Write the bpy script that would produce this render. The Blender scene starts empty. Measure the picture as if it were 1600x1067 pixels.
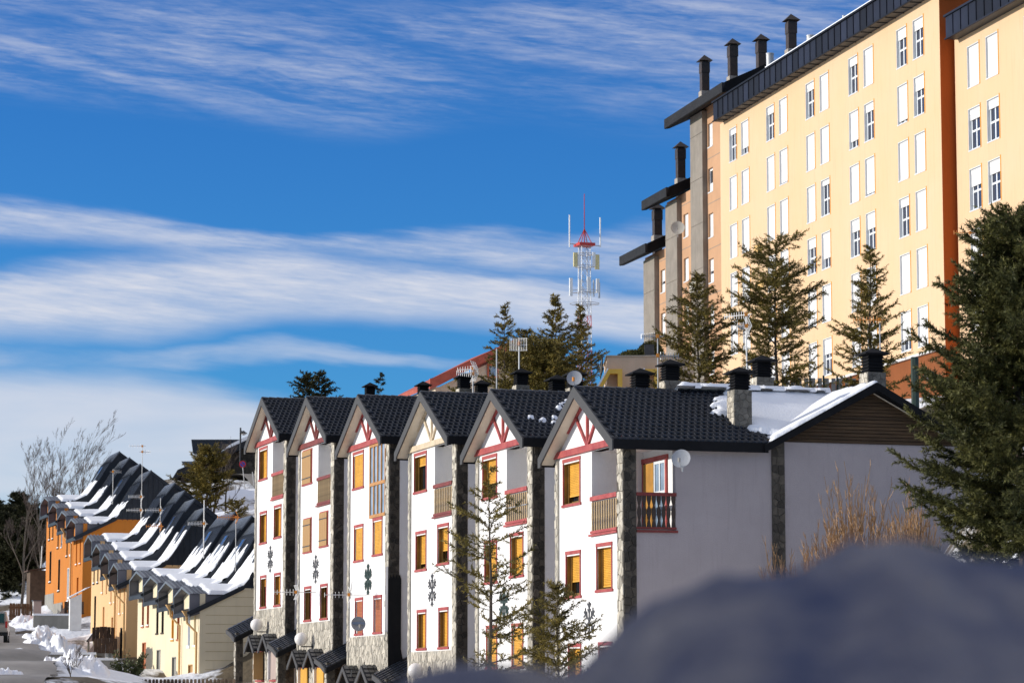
import bpy, math, random
import numpy as np
from mathutils import Vector, noise as mnoise

R = math.radians
rng = np.random.default_rng(7)
random.seed(7)
scene = bpy.context.scene
col = scene.collection

# ------------------------------------------------------------------ camera
PITCH = math.atan(550.5 / 4500.0)
cam_d = bpy.data.cameras.new("camera")
cam_d.sensor_width = 36.0
cam_d.lens = 4500.0 / 1600.0 * 36.0
cam_d.clip_start = 0.5
cam_d.clip_end = 6000.0
cam_d.dof.use_dof = True
cam_d.dof.focus_distance = 100.0
cam_d.dof.aperture_fstop = 2.6
cam = bpy.data.objects.new("camera", cam_d)
cam.rotation_euler = (math.pi / 2 + PITCH, 0, 0)
col.objects.link(cam)
scene.camera = cam

# ------------------------------------------------------------------ light
SUN_AZ = 15.0      # degrees the sun stands beyond the perpendicular of the facades
SUN_EL = 12.5
_t = R(17.0)
_n = Vector((-math.cos(_t), -math.sin(_t), 0))
_d = Vector((-math.sin(_t), math.cos(_t), 0))
_h = _n * math.cos(R(SUN_AZ)) + _d * math.sin(R(SUN_AZ))
SUN = Vector((_h.x * math.cos(R(SUN_EL)), _h.y * math.cos(R(SUN_EL)), math.sin(R(SUN_EL))))
sl = bpy.data.lights.new("sun", 'SUN')
sl.energy = 4.6
sl.angle = R(0.53)
sl.color = (1.0, 0.94, 0.85)
so = bpy.data.objects.new("sun", sl)
so.rotation_euler = SUN.to_track_quat('Z', 'Y').to_euler()
col.objects.link(so)

def build_world():
    w = bpy.data.worlds.new("World")
    scene.world = w
    w.use_nodes = True
    nt = w.node_tree
    nt.nodes.clear()
    N, L = nt.nodes, nt.links
    out = N.new('ShaderNodeOutputWorld')
    bg = N.new('ShaderNodeBackground')
    bg.inputs[1].default_value = 0.108
    sky = N.new('ShaderNodeTexSky')
    sky.sky_type = 'NISHITA'
    sky.sun_disc = False
    sky.sun_elevation = R(SUN_EL)
    sky.sun_rotation = math.atan2(SUN.x, SUN.y)
    sky.altitude = 1500
    sky.air_density = 1.0
    sky.dust_density = 0.3
    sky.ozone_density = 3.0
    tc = N.new('ShaderNodeTexCoord')
    sep = N.new('ShaderNodeSeparateXYZ')
    L.new(tc.outputs['Generated'], sep.inputs[0])
    def math_(op, a, b=None, c=None, clamp=False):
        n = N.new('ShaderNodeMath'); n.operation = op; n.use_clamp = clamp
        for i, v in enumerate((a, b, c)):
            if v is None: continue
            if isinstance(v, (int, float)): n.inputs[i].default_value = v
            else: L.new(v, n.inputs[i])
        return n.outputs[0]
    az = math_('ARCTAN2', sep.outputs[0], sep.outputs[1])
    el = math_('ARCSINE', sep.outputs[2])
    # u, v: azimuth and elevation in units of 1000 photograph pixels
    u = math_('MULTIPLY_ADD', az, 4.51, 0.80)
    v = math_('MULTIPLY_ADD', el, -4.51, 1.082)
    def combine(x, y, z=0.0):
        n = N.new('ShaderNodeCombineXYZ')
        for i, q in enumerate((x, y, z)):
            if isinstance(q, (int, float)): n.inputs[i].default_value = q
            else: L.new(q, n.inputs[i])
        return n.outputs[0]
    def noise(vec, scale, detail=6, rough=0.55, dist=0.0):
        n = N.new('ShaderNodeTexNoise')
        n.inputs['Scale'].default_value = scale
        n.inputs['Detail'].default_value = detail
        n.inputs['Roughness'].default_value = rough
        n.inputs['Distortion'].default_value = dist
        L.new(vec, n.inputs['Vector'])
        return n.outputs['Fac']
    nb = noise(combine(u, math_('MULTIPLY', v, 2.0)), 3.0, 3)
    vs = math_('MULTIPLY_ADD', nb, 0.05, math_('SUBTRACT', v, 0.025))
    # sloping fibres: coordinate along streaks that dip to the right
    vdip = math_('MULTIPLY_ADD', u, -0.17, vs)
    fib = noise(combine(math_('MULTIPLY', u, 2.2), math_('MULTIPLY', vdip, 22.0), 3.0), 1.0, 9, 0.62, 0.08)
    fibs = noise(combine(math_('MULTIPLY', u, 7.0), math_('MULTIPLY', math_('MULTIPLY_ADD', u, -0.12, v), 60.0), 8.0), 1.0, 7, 0.62, 0.1)
    soft = noise(combine(math_('MULTIPLY', u, 3.0), math_('MULTIPLY', vs, 14.0), 1.0), 1.0, 7, 0.55, 0.2)
    vs = math_('MULTIPLY_ADD', fibs, 0.022, math_('SUBTRACT', vs, 0.011))
    def curve(pts, lo, hi):
        n = N.new('ShaderNodeFloatCurve')
        L.new(math_('DIVIDE', u, 1.6, clamp=True), n.inputs['Value'])
        c = n.mapping.curves[0]
        pts = [(x / 1600.0, (y - lo) / (hi - lo)) for x, y in pts]
        c.points[0].location = pts[0]
        c.points[1].location = pts[-1]
        for p in pts[1:-1]:
            c.points.new(*p)
        n.mapping.use_clip = True
        n.mapping.update()
        return math_('MULTIPLY_ADD', n.outputs[0], (hi - lo) / 1000.0, lo / 1000.0)
    def band(centre, half, sharp=0.35, vv=vs):
        ce = curve(centre, 0, 800)
        hf = curve(half, 0, 200)
        a = math_('ABSOLUTE', math_('SUBTRACT', vv, ce))
        q = math_('DIVIDE', a, math_('MAXIMUM', hf, 0.0015))
        m = N.new('ShaderNodeMapRange'); m.interpolation_type = 'SMOOTHSTEP'
        m.inputs['From Min'].default_value = 1.0 + sharp
        m.inputs['From Max'].default_value = 1.0 - sharp
        L.new(q, m.inputs['Value'])
        return m.outputs[0]
    b1 = band([(0, 486), (250, 462), (400, 448), (600, 455), (800, 466), (1000, 497), (1300, 520), (1600, 520)],
              [(0, 44), (250, 58), (450, 50), (800, 36), (1000, 34), (1300, 36), (1600, 30)], 0.6)
    b2 = band([(0, 356), (180, 362), (330, 384), (480, 390), (620, 386), (760, 388), (850, 398), (1000, 404), (1600, 430)],
              [(0, 26), (180, 22), (330, 17), (480, 14), (620, 19), (760, 25), (900, 26), (1010, 42), (1600, 30)], 0.75)
    b3 = band([(0, 566), (220, 566), (420, 552), (560, 560), (1600, 580)],
              [(0, 20), (220, 14), (420, 14), (560, 9), (1600, 8)], 0.95)
    b4 = band([(0, 700), (300, 700), (600, 712), (1600, 740)], [(0, 106), (250, 100), (420, 70), (650, 50), (1600, 60)], 0.35)
    b5 = band([(0, 60), (300, 85), (600, 100), (750, 90), (900, 60), (1100, 60), (1600, 50)],
              [(0, 85), (300, 82), (560, 92), (750, 80), (950, 120), (1150, 130), (1600, 120)], 0.5, v)
    def rng_(x, a, b, to0=0.0, to1=1.0):
        m = N.new('ShaderNodeMapRange'); m.interpolation_type = 'SMOOTHSTEP'
        m.inputs['From Min'].default_value = a; m.inputs['From Max'].default_value = b
        m.inputs['To Min'].default_value = to0; m.inputs['To Max'].default_value = to1
        L.new(x, m.inputs['Value'])
        return m.outputs[0]
    fine = rng_(fibs, 0.3, 0.75, 0.82, 1.08)
    fib3 = noise(combine(math_('MULTIPLY', u, 16.0), math_('MULTIPLY', math_('MULTIPLY_ADD', u, -0.06, v), 150.0), 2.0), 1.0, 8, 0.7, 0.4)
    tex = math_('MULTIPLY_ADD', fib3, 0.30, math_('MULTIPLY_ADD', fibs, 0.20, math_('MULTIPLY', soft, 0.5)))
    f1 = math_('MULTIPLY', math_('MULTIPLY', b1, rng_(tex, 0.30, 0.66, 0.50, 0.90)), fine)
    f2 = math_('MULTIPLY', math_('MULTIPLY', b2, rng_(tex, 0.34, 0.66, 0.22, 0.68)), fine)
    f3 = math_('MULTIPLY', b3, rng_(soft, 0.3, 0.65, 0.1, 0.45))
    f4 = math_('MULTIPLY', b4, rng_(soft, 0.2, 0.7, 0.62, 0.8))
    f5 = math_('MULTIPLY', math_('MULTIPLY', b5, rng_(math_('MULTIPLY_ADD', fib3, 0.35, math_('MULTIPLY', fib, 0.65)), 0.38, 0.72, 0.03, 0.60)), math_('MULTIPLY', fine, rng_(noise(combine(u, math_('MULTIPLY', v, 3.5), 5.0), 2.3, 4, 0.5, 0.3), 0.33, 0.6, 0.35, 1.0)))
    tot = math_('MAXIMUM', math_('MAXIMUM', math_('MAXIMUM', f1, f2), math_('MAXIMUM', f3, f4)), f5)
    # unseen cloud veil added overhead to whiten the ambient light
    hi = rng_(el, 0.26, 0.5)
    f6 = math_('MULTIPLY', hi, rng_(noise(tc.outputs['Generated'], 2.2, 8, 0.6, 0.4), 0.25, 0.6, 0.35, 0.85))
    tot = math_('MAXIMUM', tot, f6)
    tot = math_('MINIMUM', tot, 0.97)
    hs = N.new('ShaderNodeHueSaturation')
    hs.inputs['Hue'].default_value = 0.515
    hs.inputs['Saturation'].default_value = 1.18
    hs.inputs['Value'].default_value = 1.25
    tint = N.new('ShaderNodeMix'); tint.data_type = 'RGBA'; tint.blend_type = 'MULTIPLY'; tint.inputs['Factor'].default_value = 1.0
    tint.inputs['B'].default_value = (0.36, 0.86, 1.14, 1)
    L.new(sky.outputs[0], hs.inputs['Color'])
    mix = N.new('ShaderNodeMix'); mix.data_type = 'RGBA'
    L.new(tot, mix.inputs['Factor'])
    L.new(hs.outputs[0], tint.inputs['A']); L.new(tint.outputs['Result'], mix.inputs['A'])
    mix.inputs['B'].default_value = (6.9, 7.0, 7.6, 1)
    L.new(mix.outputs['Result'], bg.inputs[0])
    L.new(bg.outputs[0], out.inputs[0])
build_world()
vs_ = scene.view_settings
vs_.view_transform = 'Standard'
vs_.look = 'None'
vs_.exposure = 0.0
vs_.gamma = 1.0
vs_.use_curve_mapping = False
scene.cycles.max_bounces = 6
scene.cycles.transparent_max_bounces = 6

# ------------------------------------------------------------------ geometry helpers
FPX = 4500.0
_F = np.array([0, math.cos(PITCH), math.sin(PITCH)])
_U = np.array([0, -math.sin(PITCH), math.cos(PITCH)])
_X = np.array([1.0, 0, 0])
def ray(px, py):
    return (px - 800) / FPX * _X + (533.5 - py) / FPX * _U + _F
def P(px, py, Y):
    """world point seen in the photograph at (px, py) and Y metres away"""
    d = ray(px, py)
    return d * (Y / d[1])
class Frame:
    """local axes of a building: +x into the building, +y along the street away from us"""
    def __init__(s, px, Y, deg):
        s.O = P(px, 700, Y); s.O[2] = 0; s.a = R(deg)
        s.x = np.array([math.cos(s.a), math.sin(s.a), 0]); s.y = np.array([-math.sin(s.a), math.cos(s.a), 0])
    def onx(s, px, py, x=0.0):
        d = ray(px, py); k = ((s.O + s.x * x) @ s.x) / (d @ s.x); q = d * k - s.O
        return q @ s.y, q[2]
    def ony(s, px, py, y=0.0):
        d = ray(px, py); k = ((s.O + s.y * y) @ s.y) / (d @ s.y); q = d * k - s.O
        return q @ s.x, q[2]
    def w(s, x, y, z=0.0):
        return s.O + s.x * x + s.y * y + np.array([0, 0, z])

def set_props(o, label=None, cat=None, group=None, kind=None):
    if label: o['label'] = label
    if cat: o['category'] = cat
    if group: o['group'] = group
    if kind: o['kind'] = kind
    return o
def empty(name, loc, rz=0.0, label=None, cat=None, group=None):
    o = bpy.data.objects.new(name, None)
    o.empty_display_size = 0.3
    o.location = Vector([float(c) for c in loc]); o.rotation_euler = (0, 0, rz)
    col.objects.link(o)
    return set_props(o, label, cat, group)

class MB:
    def __init__(s): s.v = []; s.f = []
    def add(s, vs, fs):
        b = len(s.v); s.v.extend([tuple(map(float, q)) for q in vs]); s.f.extend([tuple(b + i for i in f) for f in fs]); return s
    def box(s, x0, x1, y0, y1, z0, z1):
        x0, x1 = min(x0, x1), max(x0, x1); y0, y1 = min(y0, y1), max(y0, y1); z0, z1 = min(z0, z1), max(z0, z1)
        return s.add([(x0, y0, z0), (x1, y0, z0), (x1, y1, z0), (x0, y1, z0), (x0, y0, z1), (x1, y0, z1), (x1, y1, z1), (x0, y1, z1)],
                     [(0, 3, 2, 1), (4, 5, 6, 7), (0, 1, 5, 4), (1, 2, 6, 5), (2, 3, 7, 6), (3, 0, 4, 7)])
    def prism(s, pts, axis, a, b):
        """pts: 2d outline in the other two axes (order of axes x,y,z), extruded a..b along axis"""
        n = len(pts); vs = []
        for c in (a, b):
            for p, q in pts:
                vs.append({'x': (c, p, q), 'y': (p, c, q), 'z': (p, q, c)}[axis])
        fs = [tuple(range(n))[::-1], tuple(range(n, 2 * n))] + [(i, (i + 1) % n, n + (i + 1) % n, n + i) for i in range(n)]
        return s.add(vs, fs)
    def tube(s, path, rad, n=6, cap=True):
        path = [Vector([float(c) for c in p]) for p in path]
        if not hasattr(rad, '__len__'): rad = [rad] * len(path)
        vs = []; m = len(path)
        prev = None
        for i, p in enumerate(path):
            t = (path[min(i + 1, m - 1)] - path[max(i - 1, 0)])
            if t.length < 1e-9: t = Vector((0, 0, 1))
            t.normalize()
            a = t.cross(Vector((0, 0, 1)) if abs(t.z) < 0.95 else Vector((1, 0, 0))) if prev is None else (prev - t * prev.dot(t))
            a.normalize(); prev = a
            b = t.cross(a)
            for k in range(n):
                th = 2 * math.pi * k / n
                vs.append(p + (a * math.cos(th) + b * math.sin(th)) * rad[i])
        fs = []
        for i in range(m - 1):
            for k in range(n):
                fs.append((i * n + k, i * n + (k + 1) % n, (i + 1) * n + (k + 1) % n, (i + 1) * n + k))
        if cap: fs += [tuple(range(n))[::-1], tuple(range((m - 1) * n, m * n))]
        return s.add(vs, fs)
    def cyl(s, c, r, z0, z1, n=12, r2=None):
        return s.tube([(c[0], c[1], z0), (c[0], c[1], z1)], [r, r if r2 is None else r2], n)
    def disc(s, c, nrm, r, depth, n=24, dish=0.0):
        """disc or dish facing nrm"""
        nv = Vector(nrm).normalized(); a = nv.cross(Vector((0, 0, 1)));
        if a.length < 1e-4: a = Vector((1, 0, 0))
        a.normalize(); b = nv.cross(a); c = Vector([float(q) for q in c])
        vs = []; rings = [0.0, 0.35, 0.7, 1.0]
        for side in (0, 1):
            for rr in rings[1:]:
                for k in range(n):
                    th = 2 * math.pi * k / n
                    vs.append(c + (a * math.cos(th) + b * math.sin(th)) * r * rr + nv * (dish * rr * rr - dish - side * depth))
            vs.append(c + nv * (-dish - side * depth))
        m = 3 * n + 1; fs = []
        for side in (0, 1):
            o = side * m
            for k in range(n):
                k2 = (k + 1) % n
                tri = (o + 3 * n, o + k, o + k2)
                fs.append(tri if side == 0 else tri[::-1])
                for q in range(2):
                    f = (o + q * n + k, o + (q + 1) * n + k, o + (q + 1) * n + k2, o + q * n + k2)
                    fs.append(f if side == 0 else f[::-1])
        for k in range(n):
            k2 = (k + 1) % n
            fs.append((2 * n + k, m + 2 * n + k, m + 2 * n + k2, 2 * n + k2))
        return s.add(vs, fs)
    def sphere(s, c, r, n=16, m=10, sz=1.0):
        vs = [(c[0], c[1], c[2] - r * sz)]
        for i in range(1, m):
            ph = -math.pi / 2 + math.pi * i / m
            for k in range(n):
                th = 2 * math.pi * k / n
                vs.append((c[0] + r * math.cos(ph) * math.cos(th), c[1] + r * math.cos(ph) * math.sin(th), c[2] + r * sz * math.sin(ph)))
        vs.append((c[0], c[1], c[2] + r * sz)); fs = []
        for k in range(n): fs.append((0, 1 + (k + 1) % n, 1 + k))
        for i in range(m - 2):
            for k in range(n):
                fs.append((1 + i * n + k, 1 + i * n + (k + 1) % n, 1 + (i + 1) * n + (k + 1) % n, 1 + (i + 1) * n + k))
        last = len(vs) - 1; b = 1 + (m - 2) * n
        for k in range(n): fs.append((b + k, b + (k + 1) % n, last))
        return s.add(vs, fs)
    def mesh(s, name, mat, smooth=False):
        me = bpy.data.meshes.new(name)
        me.from_pydata(s.v, [], s.f)
        me.materials.append(mat)
        if smooth: me.polygons.foreach_set('use_smooth', [True] * len(me.polygons))
        me.update()
        return me
    def build(s, name, mat, parent=None, label=None, cat=None, group=None, kind=None, smooth=False, loc=None):
        return link(name, s.mesh(name, mat, smooth), parent, label, cat, group, kind, loc)

def link(name, me, parent=None, label=None, cat=None, group=None, kind=None, loc=None):
    o = bpy.data.objects.new(name, me)
    if parent is not None: o.parent = parent
    if loc is not None: o.location = Vector([float(c) for c in loc])
    col.objects.link(o)
    return set_props(o, label, cat, group, kind)

def np_mesh(name, V, Fa, mat, smooth=False):
    """V (n,3) float, Fa (m,k) int, k = 3 or 4"""
    V = np.asarray(V, np.float32); Fa = np.asarray(Fa, np.int32)
    me = bpy.data.meshes.new(name)
    me.vertices.add(len(V)); me.vertices.foreach_set('co', V.ravel())
    k = Fa.shape[1]
    me.loops.add(Fa.size); me.loops.foreach_set('vertex_index', Fa.ravel())
    me.polygons.add(len(Fa)); me.polygons.foreach_set('loop_start', np.arange(0, Fa.size, k, dtype=np.int32))
    me.polygons.foreach_set('loop_total', np.full(len(Fa), k, np.int32))
    if smooth: me.polygons.foreach_set('use_smooth', np.ones(len(Fa), bool))
    me.materials.append(mat); me.update(calc_edges=True); me.validate()
    return me

def wall_holes(mb, y0, y1, z0, z1, holes, depth, x=0.0):
    """wall slab in the plane x, facing -x, with openings (ya, yb, za, zb)"""
    ys = sorted(set([y0, y1] + [h[0] for h in holes] + [h[1] for h in holes]))
    zs = sorted(set([z0, z1] + [h[2] for h in holes] + [h[3] for h in holes]))
    ys = [y for y in ys if y0 <= y <= y1]; zs = [z for z in zs if z0 <= z <= z1]
    solid = lambda i, j: 0 <= i < len(ys) - 1 and 0 <= j < len(zs) - 1 and not any(
        h[0] - 1e-6 <= ys[i] and ys[i + 1] <= h[1] + 1e-6 and h[2] - 1e-6 <= zs[j] and zs[j + 1] <= h[3] + 1e-6 for h in holes)
    X0, X1 = x, x + depth
    for i in range(len(ys) - 1):
        for j in range(len(zs) - 1):
            if not solid(i, j): continue
            a, b, c, d = ys[i], ys[i + 1], zs[j], zs[j + 1]
            mb.add([(X0, a, c), (X0, b, c), (X0, b, d), (X0, a, d)], [(0, 3, 2, 1)])
            mb.add([(X1, a, c), (X1, b, c), (X1, b, d), (X1, a, d)], [(0, 1, 2, 3)])
            if not solid(i - 1, j): mb.add([(X0, a, c), (X1, a, c), (X1, a, d), (X0, a, d)], [(0, 1, 2, 3)])
            if not solid(i + 1, j): mb.add([(X0, b, c), (X1, b, c), (X1, b, d), (X0, b, d)], [(0, 3, 2, 1)])
            if not solid(i, j - 1): mb.add([(X0, a, c), (X1, a, c), (X1, b, c), (X0, b, c)], [(0, 3, 2, 1)])
            if not solid(i, j + 1): mb.add([(X0, a, d), (X1, a, d), (X1, b, d), (X0, b, d)], [(0, 1, 2, 3)])

# ------------------------------------------------------------------ materials
MATS = {}
def mat(name, c, rough=0.8, var=0.12, scale=2.0, bump=0.0, bscale=None, metal=0.0, spec=0.4, island=0.0, c2=None, stretch=(1, 1, 1), streak=0.0, alpha=None, trans=0.0, emit=0.0):
    if name in MATS: return MATS[name]
    m = bpy.data.materials.new(name); m.use_nodes = True
    nt = m.node_tree; N, L = nt.nodes, nt.links
    b = N['Principled BSDF']
    b.inputs['Roughness'].default_value = rough
    b.inputs['Metallic'].default_value = metal
    b.inputs['Specular IOR Level'].default_value = spec
    tc = N.new('ShaderNodeTexCoord'); mp = N.new('ShaderNodeMapping')
    mp.inputs['Scale'].default_value = stretch
    L.new(tc.outputs['Object'], mp.inputs['Vector'])
    nz = N.new('ShaderNodeTexNoise'); nz.inputs['Scale'].default_value = scale; nz.inputs['Detail'].default_value = 6; nz.inputs['Roughness'].default_value = 0.6
    L.new(mp.outputs[0], nz.inputs['Vector'])
    ramp = N.new('ShaderNodeMapRange'); ramp.inputs['From Min'].default_value = 0.3; ramp.inputs['From Max'].default_value = 0.7
    L.new(nz.outputs['Fac'], ramp.inputs['Value'])
    mx = N.new('ShaderNodeMix'); mx.data_type = 'RGBA'
    lo = [q * (1 - var) for q in c]; hi = [min(q * (1 + var), 1.0) for q in c] if c2 is None else list(c2)
    mx.inputs['A'].default_value = (*lo, 1); mx.inputs['B'].default_value = (*hi, 1)
    L.new(ramp.outputs[0], mx.inputs['Factor'])
    outc = mx.outputs['Result']
    if streak > 0:     # rain streaks and patches running down
        mp2 = N.new('ShaderNodeMapping'); mp2.inputs['Scale'].default_value = (3.0, 3.0, 0.22)
        L.new(tc.outputs['Object'], mp2.inputs['Vector'])
        n2 = N.new('ShaderNodeTexNoise'); n2.inputs['Scale'].default_value = 1.6; n2.inputs['Detail'].default_value = 7; n2.inputs['Roughness'].default_value = 0.65
        L.new(mp2.outputs[0], n2.inputs['Vector'])
        r2 = N.new('ShaderNodeMapRange'); r2.inputs['From Min'].default_value = 0.52; r2.inputs['From Max'].default_value = 0.75
        r2.inputs['To Min'].default_value = 1.0; r2.inputs['To Max'].default_value = 1.0 - streak
        L.new(n2.outputs['Fac'], r2.inputs['Value'])
        m2 = N.new('ShaderNodeMix'); m2.data_type = 'RGBA'; m2.blend_type = 'MULTIPLY'; m2.inputs['Factor'].default_value = 1
        L.new(outc, m2.inputs['A']); L.new(r2.outputs[0], m2.inputs['B']); outc = m2.outputs['Result']
    if island > 0:
        g = N.new('ShaderNodeNewGeometry'); oi = N.new('ShaderNodeObjectInfo')
        ad = N.new('ShaderNodeMath'); ad.operation = 'ADD'; L.new(g.outputs['Random Per Island'], ad.inputs[0]); L.new(oi.outputs['Random'], ad.inputs[1])
        fr = N.new('ShaderNodeMath'); fr.operation = 'FRACT'; L.new(ad.outputs[0], fr.inputs[0])
        r3 = N.new('ShaderNodeMapRange'); r3.inputs['To Min'].default_value = 1 - island; r3.inputs['To Max'].default_value = 1 + island
        L.new(fr.outputs[0], r3.inputs['Value'])
        m3 = N.new('ShaderNodeMix'); m3.data_type = 'RGBA'; m3.blend_type = 'MULTIPLY'; m3.inputs['Factor'].default_value = 1
        L.new(outc, m3.inputs['A']); L.new(r3.outputs[0], m3.inputs['B']); outc = m3.outputs['Result']
    L.new(outc, b.inputs['Base Color'])
    if bump > 0:
        nb = N.new('ShaderNodeTexNoise'); nb.inputs['Scale'].default_value = bscale or scale * 6; nb.inputs['Detail'].default_value = 5
        L.new(mp.outputs[0], nb.inputs['Vector'])
        bp = N.new('ShaderNodeBump'); bp.inputs['Strength'].default_value = min(bump, 1.0); bp.inputs['Distance'].default_value = 0.03
        L.new(nb.outputs['Fac'], bp.inputs['Height']); L.new(bp.outputs[0], b.inputs['Normal'])
    if trans > 0: b.inputs['Transmission Weight'].default_value = trans
    MATS[name] = m
    return m

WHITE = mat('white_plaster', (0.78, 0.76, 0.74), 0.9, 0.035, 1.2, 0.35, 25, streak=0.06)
WHITES = mat('grey_white_plaster', (0.36, 0.315, 0.31), 0.9, 0.05, 1.0, 0.35, 25, streak=0.12)  # darker copy of the white plaster, the end wall's shade put into it
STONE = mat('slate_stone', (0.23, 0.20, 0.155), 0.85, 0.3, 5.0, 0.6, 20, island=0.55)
STONEC = mat('chimney_stone', (0.15, 0.135, 0.11), 0.85, 0.3, 5.0, 0.6, 20, island=0.25)
STONEL = mat('pale_quartzite', (0.42, 0.38, 0.31), 0.85, 0.3, 4.0, 0.6, 20, island=0.35)
STONED = mat('dark_slate_stone', (0.058, 0.048, 0.036), 0.85, 0.35, 5.0, 0.6, 20, island=0.6)  # dark stone; on the pier sides the shade is put into its colour
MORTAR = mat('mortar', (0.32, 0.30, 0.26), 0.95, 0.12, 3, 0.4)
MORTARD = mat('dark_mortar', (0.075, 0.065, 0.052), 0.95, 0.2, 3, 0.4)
RED = mat('red_painted_timber', (0.33, 0.035, 0.04), 0.6, 0.2, 3, 0.1, c2=(0.42, 0.09, 0.075))
REDD = mat('dark_red_timber', (0.17, 0.028, 0.022), 0.6, 0.3, 3)
CREAMT = mat('cream_painted_timber', (0.55, 0.44, 0.30), 0.7, 0.2, 3)
TILE = mat('black_glazed_tile', (0.009, 0.012, 0.019), 0.33, 0.3, 3, spec=0.42, island=0.35)
ROOFD = mat('roof_underlay', (0.012, 0.014, 0.018), 0.7, 0.3, 3)
VERGE = mat('grey_metal_verge', (0.052, 0.050, 0.050), 0.7, 0.15, 1.5)
EAVE = mat('black_eave_board', (0.009, 0.009, 0.010), 0.75, 0.3, 1.5, spec=0.12)
SOFFIT = mat('pale_soffit', (0.62, 0.54, 0.42), 0.8, 0.1, 2)
WOODY = mat('honey_wood_roller', (0.66, 0.34, 0.045), 0.55, 0.12, 2.5, island=0.06)
WOODO = mat('brown_wood_roller', (0.40, 0.13, 0.05), 0.55, 0.12, 2.5, island=0.06)
WOODF = mat('yellow_brown_frame', (0.20, 0.105, 0.02), 0.5, 0.25, 4)
WOODT = mat('tan_plank_wood', (0.52, 0.32, 0.13), 0.7, 0.3, 3, c2=(0.38, 0.20, 0.07), stretch=(4, 4, 0.6))
WOODBR = mat('weathered_board', (0.075, 0.042, 0.018), 0.8, 0.3, 3, 0.3, stretch=(0.5, 4, 4), island=0.2)
BALUS = mat('weathered_baluster', (0.34, 0.24, 0.13), 0.8, 0.3, 6, island=0.15)
BALUSD = mat('dark_baluster', (0.045, 0.03, 0.022), 0.7, 0.3, 6, island=0.15)
GLASS = mat('window_glass', (0.015, 0.018, 0.022), 0.06, 0.2, 1, spec=0.8)
GLASSB = mat('curtained_glass', (0.22, 0.30, 0.40), 0.08, 0.3, 1.2, spec=0.8)
DARK = mat('dark_interior', (0.02, 0.017, 0.014), 0.9)
SNOW = mat('snow', (0.82, 0.83, 0.86), 0.75, 0.03, 1.5, 0.8, 7, spec=0.3)
SNOWR = mat('roof_snow', (0.84, 0.85, 0.87), 0.75, 0.03, 2.0, 0.5, 16, spec=0.3)
SEAM = mat('standing_seam_metal', (0.021, 0.026, 0.034), 0.5, 0.25, 1.0, metal=0.0, spec=0.25, streak=0.2)
SEAML = mat('weathered_seam_metal', (0.10, 0.115, 0.135), 0.45, 0.25, 1.5, spec=0.6)
HOOD = mat('grey_hood_metal', (0.13, 0.13, 0.15), 0.5, 0.2, 1.0, spec=0.5)
YEL = mat('yellow_render', (0.67, 0.475, 0.30), 0.92, 0.025, 0.22, 0.15, 18, streak=0.11, c2=(0.66, 0.44, 0.25))
TERRAB = mat('brown_terracotta_base', (0.21, 0.062, 0.014), 0.92, 0.12, 0.5, 0.15, 18, streak=0.12)  # darker copy of the terracotta, shade of the base put into the colour
TERRA = mat('terracotta_render', (0.38, 0.078, 0.010), 0.92, 0.07, 0.5, 0.15, 18, streak=0.12)
BEIGE = mat('beige_render', (0.47, 0.27, 0.15), 0.92, 0.08, 0.6, 0.3, 12, streak=0.12)
CONC = mat('board_marked_concrete', (0.23, 0.20, 0.165), 0.9, 0.14, 1.2, 0.5, 10, streak=0.25)
ZINC = mat('dark_zinc_panel', (0.011, 0.014, 0.026), 0.6, 0.25, 1.0, spec=0.16, island=0.65, streak=0.4)
PVC = mat('white_shutter', (0.66, 0.65, 0.64), 0.6, 0.03, 2)
PVCW = mat('white_window_frame', (0.66, 0.68, 0.69), 0.5, 0.04, 2)
REVEAL = mat('orange_reveal', (0.62, 0.27, 0.03), 0.9, 0.1, 2)
BLACKM = mat('black_flue_metal', (0.022, 0.019, 0.018), 0.55, 0.4, 2.5, c2=(0.06, 0.035, 0.022), spec=0.4)
ORANGE = mat('orange_render', (0.50, 0.17, 0.022), 0.92, 0.06, 0.6, 0.2, 15, streak=0.14)
PEACH = mat('peach_render', (0.66, 0.42, 0.21), 0.92, 0.05, 0.6, 0.2, 15, streak=0.14)
CREAM = mat('cream_render', (0.70, 0.60, 0.41), 0.92, 0.04, 0.6, 0.2, 15, streak=0.1)
GALV = mat('galvanised_steel', (0.42, 0.42, 0.42), 0.4, 0.15, 4, metal=0.3)
WHITEM = mat('white_painted_metal', (0.72, 0.71, 0.68), 0.45, 0.05, 4)
PLASY = mat('yellow_plastic', (0.72, 0.26, 0.03), 0.5, 0.1, 4)
DISH = mat('grey_dish', (0.30, 0.31, 0.33), 0.5, 0.08, 3)
REDM = mat('red_mast_paint', (0.45, 0.035, 0.025), 0.5, 0.15, 2)
BARK = mat('bark', (0.085, 0.065, 0.05), 0.95, 0.35, 6, 0.5)
BARKL = mat('pale_bark', (0.13, 0.105, 0.08), 0.95, 0.35, 6, 0.3)
NEED = mat('spruce_needles', (0.050, 0.050, 0.010), 0.6, 0.35, 1.2, island=0.4, c2=(0.30, 0.22, 0.045), spec=0.25)
NEEDG = mat('dark_spruce_needles', (0.034, 0.044, 0.012), 0.6, 0.35, 1.2, island=0.4, c2=(0.13, 0.12, 0.030), spec=0.25)
NEEDF = mat('far_conifer_needles', (0.022, 0.030, 0.012), 0.7, 0.35, 0.8, island=0.4, c2=(0.06, 0.055, 0.02), spec=0.2)
TWIG = mat('brown_twigs', (0.34, 0.20, 0.095), 0.85, 0.3, 6, island=0.3)
TWIGG = mat('grey_twigs', (0.10, 0.075, 0.06), 0.9, 0.3, 6, island=0.3)
ASPH = mat('asphalt', (0.22, 0.20, 0.17), 0.6, 0.3, 0.35, 0.5, 12, c2=(0.34, 0.31, 0.27))
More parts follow.
